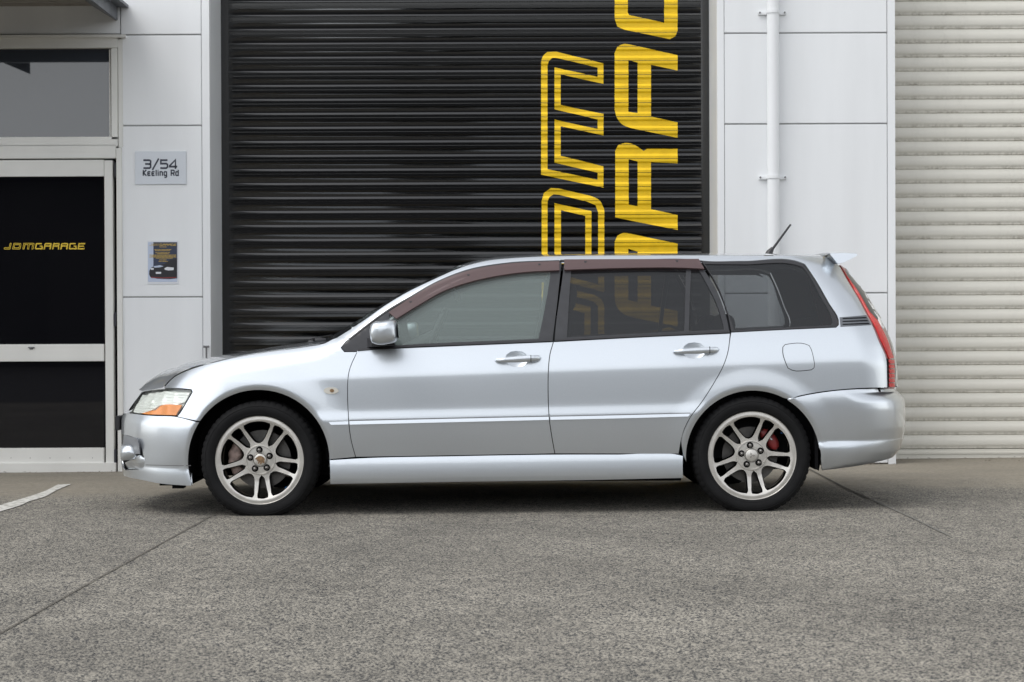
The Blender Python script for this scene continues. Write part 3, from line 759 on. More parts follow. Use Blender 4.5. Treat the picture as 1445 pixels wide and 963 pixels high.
class Surf:
    def __init__(s, H=H_BODY, xr=None, Lf=.60, Lr=.30, qf=.86, qr=.62, arch=True, crest=True, flat=None, W0=.885):
        s.H, s.xr, s.Lf, s.Lr, s.qf, s.qr, s.arch, s.crest, s.W0 = H, xr or XRU, Lf, Lr, qf, qr, arch, crest, W0
    def dx(s, x, z):
        xf = XFB(z); xr = s.xr(z)
        if x < xf+s.Lf: return -1, min(1, (xf+s.Lf-x)/s.Lf)
        if x > xr-s.Lr: return 1, min(1, (x-xr+s.Lr)/s.Lr)
        return 0, 0
    def w(s, x, z):
        b = s.W0-.0085*abs(x)**2.2*(1 if x > 0 else .9)-s.H(warp(x, z))
        if s.arch:
            for cx, cz, R in ARC:
                r = math.hypot(x-cx, z-cz)
                rad = .19 if cx < 0 else .13; t = (r-R)/rad
                if t < 1:
                    t = max(t, 0); up = max(0, min(1, (z-cz+.1)/.2)); up = up*up*(3-2*up)
                    b += (.010 if cx < 0 else .006)*(1-t*t)**(3 if cx < 0 else 2)*(.35+.65*up)
                    e = R+.030-r
                    if e > 0: b -= 11*min(e, .03)**2
        if s.crest:
            zc = ZC(x); k = 7.5 if x < -.95 else 9
            wd = .10 if x < -.95 else .05
            if -1.05 < x < -.75: wd = .10-.05*(x+1.05)/.3
            e = z-(zc-wd)
            if e > 0: b -= k*e*e*(.07/wd if wd > .07 else 1)
        side, d = s.dx(x, z)
        if d > 0:
            c = math.sqrt(max(0, 1-d*d)); q = s.qf if side < 0 else s.qr
            b *= c**q
        return max(b, 0)
    # U coordinate unrolls the rounded corners
    def toU(s, x, z):
        side, d = s.dx(x, z)
        if side < 0: return XFB(z)+s.Lf-s.Lf*math.asin(d)
        if side > 0: return s.xr(z)-s.Lr+s.Lr*math.asin(d)
        return x
    def fromU(s, u, z):
        a = XFB(z)+s.Lf; b = s.xr(z)-s.Lr
        if u < a: return a-s.Lf*math.sin(min(math.pi/2, (a-u)/s.Lf))
        if u > b: return b+s.Lr*math.sin(min(math.pi/2, (u-b)/s.Lr))
        return u
    def P(s, u, z):
        x = s.fromU(u, z); return Vector((x, -s.w(x, z), z))
    def N(s, u, z):
        h = .003
        du = s.P(u+h, z)-s.P(u-h, z); dz = s.P(u, z+h)-s.P(u, z-h)
        n = du.cross(dz)
        if n.length < 1e-9: return Vector((0, -1, 0))
        n.normalize()
        return n if n.y < .02 or abs(n.x) > .9 else -n
    def hit(s, px, py):
        d = ray(px, py); d = d/d.y; o = Vector(CAM)
        def g(y):
            t = y-CAM[1]; x = o.x+d.x*t; z = o.z+d.z*t
            if x < XFB(z)-.001 or x > s.xr(z)+.001: return None, x, z
            return s.w(x, z)+y, x, z      # >0 : inside
        best = None; py_ = -1.0; prev = -1.0
        for k in range(96):
            y = -1.0+k*.01
            v, x, z = g(y)
            if v is not None:
                if v >= 0:
                    lo, hi = prev, y
                    for _ in range(12):
                        m = (lo+hi)/2; vm = g(m)[0]
                        if vm is not None and vm >= 0: hi = m
                        else: lo = m
                    v, x, z = g(hi); return x, z
                if best is None or v > best[0]: best = (v, x, z)
            prev = y
        if best is None:
            p = unY(px, py, -.4); x = min(max(p.x, XFB(p.z)), s.xr(p.z)); return x, p.z
        return best[1], best[2]
    def H2(s, p):
        if isinstance(p[0], str):
            z = p[1]
            return Vector((XFB(z)+s.Lf-s.Lf*math.pi/2, z)) if p[0] == 'F' else Vector((s.xr(z)-s.Lr+s.Lr*math.pi/2, z))
        x, z = s.hit(*p); return Vector((s.toU(x, z), z))
SB = Surf()
car = empty('station_wagon', (WC[0].x*.5+WC[1].x*.5, 0, 0))
tag(car, 'silver station wagon parked side-on in front of the black roller door', 'car')
CO = car.location.copy()
def finish(o, parent):
    """parent, keeping the world position (all car meshes are written in world coordinates)"""
    o.parent = parent; o.location = -CO if parent is car else (0, 0, 0); return o
def build(name, m, parent, s, outer, holes=(), off=0, hem=.014, gap=.0022, step=(.03, .0125), seg=.02, sides=(1,), center=False, offf=None, corner=32, mats=None):
    U = [s.H2(p) for p in outer]
    U = smooth_poly(U, seg, corner=corner); U = [p for i, p in enumerate(U) if (p-U[i-1]).length > 1e-4]
    HS = []
    for h in holes:
        q = smooth_poly([s.H2(p) for p in h], seg, corner=corner); HS.append(q)
    if gap: U = offset_poly(U, gap)
    return build_uv(name, m, parent, s, U, HS, off, hem, step, sides, center, offf)
def build_uv(name, m, parent, s, U, HS=(), off=0, hem=.014, step=(.03, .0125), sides=(1,), center=False, offf=None):
    us = [p.x for p in U]; zs = [p.y for p in U]
    gu = np.arange(min(us)+step[0]*.5, max(us), step[0]); gzz = np.arange(min(zs)+step[1]*.5, max(zs), step[1])
    G = np.array([(a, b) for a in gu for b in gzz]) if len(gu) and len(gzz) else np.zeros((0, 2))
    if s.arch and step[1] < .03:
        ring = []
        for cx, cz, R in ARC:
            if len(G):
                X = np.array([s.fromU(a, b) for a, b in G]); G = G[np.hypot(X-cx, G[:, 1]-cz) > R+.05]
            for dr in (.007, .014, .021, .0275, .033, .045):
                for q in range(150):
                    a = 2*math.pi*(q+.5*(int(dr*1000) % 2))/150; x, z = cx+(R+dr)*math.cos(a), cz+(R+dr)*math.sin(a)
                    if z > .05 and XFB(z)+.01 < x < s.xr(z)-.01: ring.append((s.toU(x, z), z))
        G = np.array(G.tolist()+ring)
    if len(G):
        G = G[inpoly(G, [(p.x, p.y) for p in U])]
        for h in HS:
            if len(G): G = G[~inpoly(G, [(p.x, p.y) for p in h])]
        B = np.array([(p.x/step[0], p.y/step[1]) for L in [U]+list(HS) for p in L])
        if len(G):
            D = np.min(np.hypot(G[:, None, 0]/step[0]-B[None, :, 0], G[:, None, 1]/step[1]-B[None, :, 1]), axis=1)
            G = G[D > .35]
    V2, F2 = cdt(U, HS, G.tolist())
    F2 = [f if area([V2[i] for i in f]) > 0 else f[::-1] for f in F2]
    P = []; N = []
    def nrm(u, z):
        n = s.N(u, z)
        if not offf: return n
        h = .0015; f = lambda a, b: s.P(a, b)+n*offf(a, b)
        m_ = (f(u+h, z)-f(u-h, z)).cross(f(u, z+h)-f(u, z-h)).normalized()
        return m_ if m_.dot(n) > 0 else -m_
    for v in V2:
        n = s.N(v[0], v[1]); o_ = off+(offf(v[0], v[1]) if offf else 0)
        P.append(s.P(v[0], v[1])+n*o_); N.append(nrm(v[0], v[1]))
    V = list(P); NN = list(N); F = list(F2)
    if hem:
        for lp in [U]+list(HS):
            k = len(lp); b = len(V)
            cx = sum(p.x for p in lp)/k; a_ = area(lp)
            for i, p in enumerate(lp):
                n = s.N(p.x, p.y); o_ = off+(offf(p.x, p.y) if offf else 0); q = s.P(p.x, p.y)+n*o_
                V += [q, q-n*hem]
                t = (lp[(i+1) % k]-lp[i-1]); t = Vector((t.y, -t.x)) if a_ > 0 else Vector((-t.y, t.x))
                if lp is not U: t = -t
                t3 = Vector((t.x, 0, t.y)); t3 = (t3-n*t3.dot(n)); t3 = t3.normalized() if t3.length > 1e-6 else n
                NN += [(t3+n*.6).normalized(), t3]
            for i in range(k):
                j = (i+1) % k; f = (b+2*i, b+2*i+1, b+2*j+1, b+2*j)
                flip = (a_ > 0) != (lp is U)
                F.append(f[::-1] if flip else f)
    res = []
    def mk(sgn):
        if sgn > 0: return V, F, NN
        return [Vector((v.x, -v.y, v.z)) for v in V], [f[::-1] for f in F], [Vector((n.x, -n.y, n.z)) for n in NN]
    if center:
        V1, F1, N1 = mk(1); V2_, F2_, N2 = mk(-1); b = len(V1)
        o = mesh_obj(name, list(V1)+list(V2_), list(F1)+[tuple(b+i for i in f) for f in F2_], m, normals=list(N1)+list(N2))
        finish(o, parent); return o
    for sg_ in sides:
        Va, Fa, Na = mk(sg_); o = mesh_obj(name, Va, Fa, m, normals=Na)
        finish(o, parent[0] if isinstance(parent, dict) and sg_ not in parent else (parent[sg_] if isinstance(parent, dict) else parent)); res.append(o)
    return res if len(res) > 1 else res[0]
BOTH = (1, -1)
# seam lines shared by neighbouring panels (photograph pixels of the traced edges)
seamF = [(505, 494.5), (500, 505), (494, 519), (491.2, 532), (490.4, 550), (490.6, 569), (491.6, 587), (493, 606), (496.2, 625), (501.8, 645.4)]
seamM = [(781, 482.6), (776.2, 499.5), (774, 520), (773.4, 545), (773.8, 569), (775, 590), (778.6, 616), (783, 640.6)]
seamR = [(1030.5, 470.6), (1029.5, 482), (1027.8, 494.5), (1021, 516), (1006.8, 542), (990, 568), (975, 588), (967, 603), (961, 623), (958, 640.9)]
beltF = [(504.8, 496.3), (564.7, 491.6), (664.4, 487.4), (780.3, 482.4)]
beltR = [(781.2, 482.2), (899.6, 476.3), (1030.5, 470.4)]
bandlow = [(475, 476.8), (492.9, 477.8), (522.3, 454.9), (547.2, 437.2), (579.6, 418.3), (614.5, 398.9), (659.4, 381.2), (714.2, 371.6), (789, 367.9), (887, 367.3), (985.6, 367.4)]
arch_pts = lambda cx, cz, R, a0, a1, n=26: [(cx+R*math.cos(math.radians(a0+(a1-a0)*i/n)), cz+R*math.sin(math.radians(a0+(a1-a0)*i/n))) for i in range(n+1)]
def world2px(p):
    d = Vector(p)-Vector(CAM); zf = d.dot(FF); return (CX+FPX*d.dot(RR)/zf, CY-FPX*d.dot(UU)/zf)
def archpx(k, a0, a1):
    cx, cz, R = ARC[k]; return [world2px((x, -.885, z)) for x, z in arch_pts(cx, cz, R, a0, a1)]
# dark inner shell: everything seen through the shut lines
def archuv(k, a0, a1, dR=0, n=30):
    cx, cz, R = ARC[k]; return [Vector((SB.toU(x, z), z)) for x, z in arch_pts(cx, cz, R+dR, a0, a1, n)]
# ---- front doors / rear doors
drF = build('front_door', PAINT, car, SB, list(seamF)+[(640, 643.3)]+list(seamM)[::-1]+list(beltF)[::-1][1:-1], sides=BOTH,
            holes=[[(712.4, 505.9), (715, 500.5), (720.5, 496.6), (729, 495.4), (737, 496.5), (742.5, 500.3), (745.2, 505.5), (743.5, 512), (738, 516.8), (729.5, 518.6), (721, 517.2), (715, 512.5)]])
drR = build('rear_door', PAINT, car, SB, [(783, 640.6)]+[(870, 640.8)]+list(seamR)[::-1]+[(899.6, 476.3)]+list(seamM)[:-1], sides=BOTH,
            holes=[[(962.8, 494), (965.5, 488.6), (971, 484.6), (979.4, 483.4), (987.5, 484.6), (993, 488.4), (995.8, 493.6), (994, 500), (988.4, 505), (980, 506.8), (971.5, 505.4), (965.4, 500.6)]])
for f, r_ in zip(drF, drR):
    pass
DF = {1: drF[0], -1: drF[1]}; DR = {1: drR[0], -1: drR[1]}
def cup(name, cx, cy, rx, ry, par):
    n = 24; rings = 6; U = []
    for sgn in BOTH:
        V = []; F = []
        for j in range(rings+1):
            t = 1-j/rings
            for k in range(n):
                a = 2*math.pi*k/n; c, s_ = math.cos(a), math.sin(a)
                q = SB.H2((cx+rx*t*c, cy-ry*t*s_)) if (sgn == 1) else None
                if sgn == 1:
                    p = SB.P(q.x, q.y)-SB.N(q.x, q.y)*(.014*(1-t*t)**.8+.0005)
                    V.append(p)
        if sgn == 1: base = V
        else: V = [Vector((v.x, -v.y, v.z)) for v in base]
        for j in range(rings):
            for k in range(n):
                f = (j*n+k, (j+1)*n+k, (j+1)*n+(k+1) % n, j*n+(k+1) % n)
                F.append(f if sgn == 1 else f[::-1])
        o = mesh_obj(name, V, F, PAINT, smooth=True); finish(o, par[sgn])
cup('handle_cup', 729.2, 507, 17.6, 12.6, DF); cup('handle_cup', 979.4, 495, 17.6, 12.6, DR)
def handle(x0, y0, x1, y1, par, lock):
    for sgn in BOTH:
        mb = MB(); n = 12; st = 22; V = []
        for i in range(st+1):
            t = i/st; q = SB.H2((x0+(x1-x0)*t, y0+(y1-y0)*t)); p = SB.P(q.x, q.y)
            e = min(1, math.sqrt(max(0, 1-(abs(2*t-1))**10)))
            hz = (.0105+.0065*min(1, t*2.0))*max(.12, e); ty = .014*max(.12, e)
            outy = .010+.026*min(1, (1-abs(2*t-1))*3.2)
            for k in range(n):
                a = 2*math.pi*k/n; ca, sa = math.cos(a), math.sin(a)
                V.append((p.x, sgn*(p.y-outy+ty*.75*math.copysign(abs(ca)**.7, ca)), p.z+hz*math.copysign(abs(sa)**.7, sa)))
        F = [(i*n+k, i*n+(k+1) % n, (i+1)*n+(k+1) % n, (i+1)*n+k) for i in range(st) for k in range(n)]+[tuple(range(n))[::-1], tuple(range(st*n, st*n+n))]
        if sgn < 0: F = [f[::-1] for f in F]
        o = mesh_obj('door_handle', V, F, PAINT, smooth=True); finish(o, par[sgn])
        # join between lever and fixed end
        q = SB.H2((x0+(x1-x0)*.775, y0+(y1-y0)*.775)); p = SB.P(q.x, q.y)
        mb = MB(); mb.box((p.x-.0016, sgn*(p.y-.0475), p.z-.0185), (p.x+.0016, sgn*(p.y-.02), p.z+.0185)); finish(mb.obj('handle_joint', BLK), par[sgn])
        if lock:
            q = SB.H2((x0+(x1-x0)*.88, y0+(y1-y0)*.88)); p = SB.P(q.x, q.y)
            mb = MB(); mb.tube([(p.x, sgn*(p.y-.025), p.z+.002), (p.x, sgn*(p.y-.0345), p.z+.002)], .0085, 12); finish(mb.obj('lock_cylinder', GREY), par[sgn])
handle(698.2, 509, 763.8, 505.2, DF, True); handle(949.6, 496.6, 1015, 493.6, DR, False)
# ---- flank: A pillar, roof rail, D pillar and quarter panel in one pressing
crestL = [(475, 477), (514.8, 451.4), (542, 432), (574.6, 412.3), (612, 394.3), (657, 375.6), (687, 368.2), (739, 363.2), (800, 361), (900, 360.3), (1000, 360.3), (1100, 361), (1171, 362.5)]
lampin = [(1182, 373.6), (1191.5, 389), (1201.2, 405), (1212, 423), (1222.7, 443.3), (1232, 461), (1240.3, 481.7), (1250.6, 506), (1252, 530), (1252.3, 547)]
rarch = archpx(1, 30, 185)
bmpj = [(1252.5, 547.2), (1220, 548), (1189, 549.9), (1152, 554.4), (1128, 559), (1111.5, 563.5)]
qwin = [(1031.5, 469.3), (1100, 465.8), (1179.7, 462.2), (1183.4, 458.5), (1183.2, 452), (1170, 428.6), (1151, 395.5), (1136, 373), (1127.2, 369.6), (1050, 368.8), (988.5, 368)]
rarc2 = [p for p in archpx(1, 58, 184) if p[0] < 1111][0:]
side = build('body_side', PAINT, car, SB, crestL+[(1178, 368.5)]+lampin+bmpj+rarc2+[(964.5, 641)]+list(seamR)[::-1][1:-1]+qwin+[(985.6, 367.6)]+list(bandlow)[:-1][::-1][:-1], sides=BOTH, gap=.0018)
# ---- front wing
hoodl = [(201, 552.8), (216, 550.4), (230, 547.6), (237, 539.5), (246, 531.5), (262, 523), (300, 511.5), (340, 502.5), (385, 495.3), (430, 489), (458, 484)]
lamp = [(200.2, 553), (231, 548.6), (252, 548.8), (269.7, 550.5), (270.6, 553.5), (262, 568.5), (250.2, 587), (217.3, 586), (183.4, 582.4), (187.4, 574.7), (193.6, 562.6)]
farch = [p for p in archpx(0, -8, 160)]
farc2 = [p for p in archpx(0, -6, 146)]
wing = build('front_wing', PAINT, car, SB, [(475, 476.8), (492.9, 478.4), (487, 482.5), (481, 490.8), (486, 496.8), (504.5, 496.6)]+seamF+[(466, 648.5)]+farc2+[(249.8, 588.2)]+[(250.6, 587.4), (262.6, 569), (271.6, 553.5), (270, 550.0), (252, 548.2), (231, 548)]+[(237.6, 540), (246.4, 532), (262, 524), (300, 512.2), (340, 503.2), (385, 496), (430, 489.8), (458, 484.6)], sides=BOTH, gap=.0018)
mk_uv = lambda cx, cy, rx, ry, n=20: [(cx+rx*math.cos(2*math.pi*i/n), cy-ry*math.sin(2*math.pi*i/n)) for i in range(n)]
for o in (build('side_repeater', mat('repeater_lens', (.62, .60, .54, 1), .2, coat=1), car, SB, mk_uv(467.4, 551.6, 10.6, 4.9), off=.007, hem=.01, gap=0, sides=BOTH, step=(.01, .01), seg=.01)): pass
build('repeater_bulb', EMB1, car, SB, mk_uv(468.6, 551.6, 3.2, 2.6, 10), off=.0085, hem=.002, gap=0, sides=BOTH, step=(.01, .01), seg=.01)
# ---- rub strip let into wing and doors
def strip(pts, par, name='rub_strip', off=.0015, m=PAINT, hem=.01, **k):
    return build(name, m, par, SB, pts, off=off, hem=hem, sides=BOTH, step=(.05, .006), seg=.03, gap=.0008, offf=ramp)
SZ = Tab([(WC[0].x, 0), (WC[1].x, 0)])
ZM = Tab([SB.hit(*q) for q in ((463, 598), (493, 596.9), (640, 593.5), (774, 590.5), (880, 588.2), (974, 585.8))], .02, 2)
ramp = lambda u, z: .0055*max(0, min(1, (ZM(u)+.0125-z)/.025))
strip([(463.5, 596), (491.8, 594.4), (491.8, 599.4), (467, 600)], car)
strip([(493, 594.3), (640, 590.9), (774.6, 588.1), (774.9, 592.9), (640, 596.1), (493.2, 599.6)], DF)
strip([(776.2, 588.1), (880, 585.9), (974.5, 583.6), (971.5, 588.2), (880, 590.6), (776.5, 592.9)], DR)
for pts, q in (([(493.2, 593.1), (640, 589.8), (774.4, 587), (774.4, 588.2), (640, 591), (493.2, 594.4)], DF), ([(776.4, 587), (880, 584.9), (974.4, 582.7), (974.2, 583.8), (880, 586.1), (776.4, 588.2)], DR)):
    build('strip_shadow_line', GREY, q, SB, pts, off=.0008, hem=0, gap=0, sides=BOTH, step=(.06, .01))  # flat grey line painted as the shadow above the rub strip, no cut groove
# ---- fuel flap (drawn shut line + flap)
flap = [(1104, 497), (1104.2, 490), (1107.5, 486.3), (1113, 485.3), (1136, 485.3), (1142, 487.6), (1145, 493), (1148, 504), (1149.9, 514), (1149, 519.6), (1145, 522.6), (1137, 523.6), (1117, 522.9), (1111.5, 520), (1108.5, 513)]
ff = build('fuel_flap_gap', BLK, car, SB, flap, off=.0012, hem=.002, gap=0, sides=(1,))
build('fuel_flap', PAINT, car, SB, flap, off=.0026, hem=.002, gap=.0034, sides=(1,))
# ---- side skirt
H_SILL = inset_tab([(.06, -60), (.13, -50), (.160, -38), (.178, -16), (.20, -4), (.235, 3), (.27, 6), (.292, 10), (.303, 14), (.312, 16), (.33, 16)], .31, .009, 1)
SS = Surf(H=H_SILL, arch=False, crest=False)
build('side_skirt', PAINT, car, SS, [(465.2, 649.5), (501.8, 647.2), (640, 643.9), (783, 641.6), (870, 641.5), (957, 641.9), (963.9, 643.6), (963.6, 661), (963.9, 675), (800, 678.5), (640, 680.5), (466, 683.5), (465.6, 665)], sides=BOTH, gap=.0012, step=(.06, .006), hem=.03)
# ---- bumpers
H_FB = inset_tab([(.03, -10), (.12, -10), (.15, -6), (.20, 2), (.235, 7), (.252, 9), (.262, -8), (.30, -5), (.37, -2), (.44, 1), (.475, 3), (.50, 7), (.53, 10), (.60, 12)], .515, H_BODY(warp(-1.9, .515)), 1)
class SurfF(Surf):
    pass
SF = Surf(H=H_FB, crest=False)
fb_duct = [(172, 613), (184, 615.5), (192.5, 619), (197.5, 627), (201.5, 640), (204.6, 650), (203.5, 658), (199.5, 662.8), (187, 663.6), (174.2, 661.8), (171, 650), (170.6, 630)]
fsplit = [(204.9, 656.4), (225, 656.9), (268.8, 657.2)]
fba = [p for p in archpx(0, 147, 200) if p[1] < 689]
fb_main = [('F', .60), (185, 583)]
zf = lambda py: wpt(172, py, -.35)[1]
bump_top = [(173.5, 583), (183.6, 583.4), (217.3, 587), (249.8, 588.6)]
fbumper = build('front_bumper', PAINT, car, SF, bump_top+fba[0:]+[(269.6, 668), (270.3, 686)]+[(248, 684.8), (224.8, 682.6), (199.9, 677.6), (180, 673.6), (172.8, 671)]+[('F', zf(669)), ('F', zf(583))], holes=[fb_duct], center=True, gap=.001, step=(.022, .01), hem=.02)
fsurf = SF
# splitter line and black under-lip
build('lip_seam', GREY, car, SF, [(205.5, 655.9), (225, 656.4), (269.4, 656.8), (269.4, 657.7), (225, 657.3), (205.5, 656.8)], off=.0006, hem=0, gap=0, sides=BOTH, step=(.05, .01))
# duct interior: dark box, horn and vane
db = build('duct_liner', mat('duct_plastic', (.20, .21, .225, 1), .45), car, SF, [(p[0]+(2 if p[0] < 180 else 1), p[1]) for p in fb_duct], off=-.045, hem=-.042, gap=-.012, sides=BOTH, step=(.03, .03))
build('duct_slit', BLK, car, SF, [(194, 621), (196.5, 622.5), (200, 632), (203.5, 645), (203.5, 650), (200, 645), (197, 640), (196, 630)], off=-.012, hem=.03, gap=0, sides=BOTH, step=(.02, .02))
for o in db: pass
def loft(name, rings, m, parent, cap=True, smooth=60):
    n = len(rings[0]); mb = MB(); V = [p for r in rings for p in r]
    F = [(i*n+k, i*n+(k+1) % n, (i+1)*n+(k+1) % n, (i+1)*n+k) for i in range(len(rings)-1) for k in range(n)]
    if cap: F += [tuple(range(n))[::-1], tuple(range((len(rings)-1)*n, len(rings)*n))]
    mb.add(V, F); bm = bmesh.new(); o = mb.obj(name, m, None)
    bm.from_mesh(o.data); bmesh.ops.recalc_face_normals(bm, faces=bm.faces); bm.to_mesh(o.data); bm.free()
    o.data.polygons.foreach_set('use_smooth', [True]*len(o.data.polygons)); o.data.set_sharp_from_angle(angle=math.radians(smooth))
    finish(o, parent); return o
for sgn in BOTH:
    # upper duct wall
    yk = -.60
    def Q(px, py, y=yk): p = unY(px, py, y); return Vector((p.x, p.y*sgn, p.z))
    R0 = []
    for px, cy, r, ya in ((197, 643, 4, -.60), (192, 640.5, 8, -.60), (185, 638.2, 10.6, -.595), (177, 638.2, 11.8, -.57), (172.6, 639, 12, -.55), (172.4, 639, 10.4, -.55), (175, 639, 9.8, -.55)):
        c = Q(px, cy, ya); rr = r/FPX*9.3
        R0.append([c+Vector((0, math.cos(a)*rr*sgn, math.sin(a)*rr*1.0)) for a in [2*math.pi*k/20 for k in range(20)]])
    loft('fog_lamp_pod', R0, PAINT, car)
    '''
    a = [Q(199, 642, -.72), Q(203, 648, -.735), Q(202.5, 660, -.735), Q(196, 663.5, -.71)]
    b = [Q(190, 643, -.66), Q(192, 649, -.69), Q(188, 661, -.69), Q(184, 664, -.66)]
    c = [Q(181, 650, -.58), Q(180, 655, -.61), Q(176, 662, -.60), Q(174, 664, -.57)]
    d_ = [Q(172.6, 653.5, -.50), Q(172.4, 657, -.52), Q(172, 662, -.52), Q(172.6, 664, -.49)]
    '''
    a = [Q(174.5, 613.5, -.50), Q(184, 616, -.60), Q(193, 620, -.70), Q(196, 628, -.715), Q(197.5, 641, -.70), Q(186, 641, -.60), Q(176, 641, -.52), Q(173, 628, -.48)]
    cc = sum(a, Vector())/8
    loft('duct_wall', [a, [p+Vector((.012, .045*sgn, 0)) for p in a]], mat('duct_plastic', (.20, .21, .225, 1), .45), car)
build('duct_vane', PAINT, car, SF, [(197, 641.8), (203, 647.5), (204.2, 652), (203.2, 658), (199.3, 662.4), (187, 663.2), (174, 661.4), (170.5, 655), (176, 652.5), (189, 645.5)], off=-.014, hem=.05, gap=.0005, sides=BOTH, step=(.012, .008), offf=lambda u, z: .010*math.sin((z-.24)*40)+.006*math.sin(u*30))
# grille, number plate holder, lower valance
build('grille', BLK, car, SF, [('F', zf(580)), ('F', zf(552)), (196, 553), (176, 578)], off=-.02, hem=0, gap=0, center=True)
mb = MB(); x0 = XFB(.5)
pa, pb = unY(163.2, 587.5, -.26), unY(171.5, 607.5, -.26)
mb.box((pa.x-.005, -.26, pb.z), (pb.x-.01, .26, pa.z), bev=.004); finish(mb.obj('number_plate', TRIM), car)
ua, ub = unY(222, 681, -.7), unY(272, 688, -.7)
mb = MB(); mb.box((ua.x+.02, -.74, ub.z+.014), (ub.x-.01, .74, ub.z+.03)); finish(mb.obj('front_undertray', BLK), car)
mb = MB(); p_ = unY(252, 687.5, -.75); mb.box((p_.x-.03, -.77, p_.z-.006), (p_.x+.03, -.70, p_.z+.02)); finish(mb.obj('jacking_tab', BLK), car)
H_RB = inset_tab([(.03, -30), (.22, -27), (.26, -20), (.30, -6), (.335, 12), (.352, 16), (.362, -9), (.40, -6), (.47, -3), (.53, 0), (.565, 4), (.585, 8), (.605, 15), (.635, 16), (.66, 15), (.70, 14)], .66, H_BODY(.62)-.002, 1)
SR = Surf(H=H_RB, xr=XRBt, crest=False, Lr=.42, qr=.75)
SRw = SR.w
rb_split = [(1158.4, 633.8), (1215, 626.5), (1274.5, 617)]
rbarc = [p for p in archpx(1, 8, 57)]
zr = lambda py: wpt(1270, py, -.4)[1]
build('rear_bumper', PAINT, car, SR, [(1110.8, 564.2)]+[(1128, 559.9), (1152, 555.3), (1189, 550.8), (1220, 549), (1252.5, 548.4), (1262, 549.6)]+[('R', zr(549.5)-(zr(549.5)-zr(648))*k/10) for k in range(11)]+[(1261.6, 646.2), (1236.7, 652.4), (1214, 657.2), (1185, 661.3), (1159.4, 664.4), (1158.3, 648), (1157.6, 636)]+rbarc, center=True, gap=.001, step=(.025, .01), hem=.02)
build('bumper_seam', PAINT, car, SR, [(1158.4, 633.2), (1215, 626), (1274.3, 616.6), (1274.3, 617.7), (1215, 627.2), (1158.6, 634.4)], off=.0018, hem=.002, gap=0, sides=BOTH, step=(.05, .01))
mb = MB(); p_ = unY(1153, 640, -.83); mb.box((p_.x-.012, -.84, p_.z-.085), (p_.x+.004, -.55, p_.z+.16)); mb.box((p_.x-.012, .55, p_.z-.085), (p_.x+.004, .84, p_.z+.16)); finish(mb.obj('splash_guard', BLK), car)
# ---- lamps
hl = build('headlamp', LENS, car, SB, lamp, off=.001, hem=.01, gap=.002, sides=BOTH, step=(.02, .01))
HLD = {1: hl[0], -1: hl[1]}
build('headlamp_bowl', mat('lamp_bowl', (.50, .51, .48, 1), .25, .3), HLD, SB, lamp, off=-.022, hem=-.018, gap=.002, sides=BOTH, step=(.04, .02))
build('reflector', CHROME, HLD, SB, [(200, 555.5), (231, 550.8), (267, 552.6), (259, 567), (247, 570.5), (223, 571.5), (212, 578), (198, 582), (186, 580.6), (190, 572)], off=-.010, hem=.010, gap=.001, sides=BOTH, step=(.012, .008), offf=lambda u, z: -.006*abs(math.sin(u*38))-.003*math.sin(z*420))
build('indicator', AMBER, HLD, SB, [(197.6, 583.3), (209.5, 579.4), (218, 577.8), (225, 572.4), (255.5, 571.2), (247, 585.6), (218.6, 584.8)], off=-.008, hem=.008, gap=.0005, sides=BOTH, step=(.02, .01), offf=lambda u, z: .0018*math.sin(u*260))
build('lens_rib', CHROME, HLD, SB, [(225, 553.2), (264, 554.3), (262.5, 556.2), (224, 554.9)], off=-.012, hem=.004, gap=0, sides=BOTH)
for k in range(3):
    y_ = 558.2+k*3.9; xr_ = 261.5-k*2.4
    build('lens_rib', CHROME, HLD, SB, [(226-k*1.5, y_-.8), (xr_, y_+.2), (xr_-1, y_+1.9), (225-k*1.5, y_+1.0)], off=-.012, hem=.004, gap=0, sides=BOTH)
for sgn in BOTH:   # round bulb shroud behind the lens
    c = SB.H2((213, 566)); c = SB.P(c.x, c.y)-SB.N(c.x, c.y)*.026
    mb = MB(); V = []; F = []
    for a_ in range(7):
        for b_ in range(14):
            p_ = math.pi*a_/6; q_2 = 2*math.pi*b_/14; V.append((c.x+.024*math.sin(p_)*math.cos(q_2), (c.y+.024*math.cos(p_))*sgn, c.z+.024*math.sin(p_)*math.sin(q_2)))
    F = [(a_*14+b_, a_*14+(b_+1) % 14, (a_+1)*14+(b_+1) % 14, (a_+1)*14+b_) for a_ in range(6) for b_ in range(14)]
    mb.add(V, F); finish(mb.obj('bulb_shroud', CHROME, None, 80), HLD[sgn])
lampout = [(1192.5, 374.6), (1207, 393), (1222.7, 415.5), (1236.5, 441), (1246.8, 459), (1257.5, 486), (1263, 513), (1264.5, 545)]
tlo = [(1182.6, 374), (1190.2, 373)]+lampout+[(1262, 549.3), (1253.2, 549)]+lampin[::-1][:-1]
tl = build('tail_lamp', REDD, car, SB, tlo, off=-.002, hem=.02, gap=.001, sides=BOTH, step=(.015, .015))
TL = {1: tl[0], -1: tl[1]}
redin = [(1184.8, 374.6), (1194.5, 390), (1204.4, 406), (1215.3, 424), (1226, 444), (1235.6, 462), (1243.5, 481), (1253, 503)]
redout = [(1189.8, 374.6), (1200, 389), (1216.5, 414), (1231.5, 440), (1240.5, 457), (1249.5, 474), (1257.5, 496), (1261.3, 505)]
build('stop_lens', RED, TL, SB, redin+[(1254.5, 507)]+redout[::-1], off=.002, hem=.004, gap=0, sides=BOTH, step=(.015, .015))
for k in range(6):
    y_ = 508.2+k*6.6
    build('led_cell', RED, TL, SB, [(1254.6, y_), (1261.8, y_), (1262.4, y_+5.1), (1255.0, y_+5.1)], off=.002, hem=.004, gap=0, sides=BOTH, step=(.01, .01))
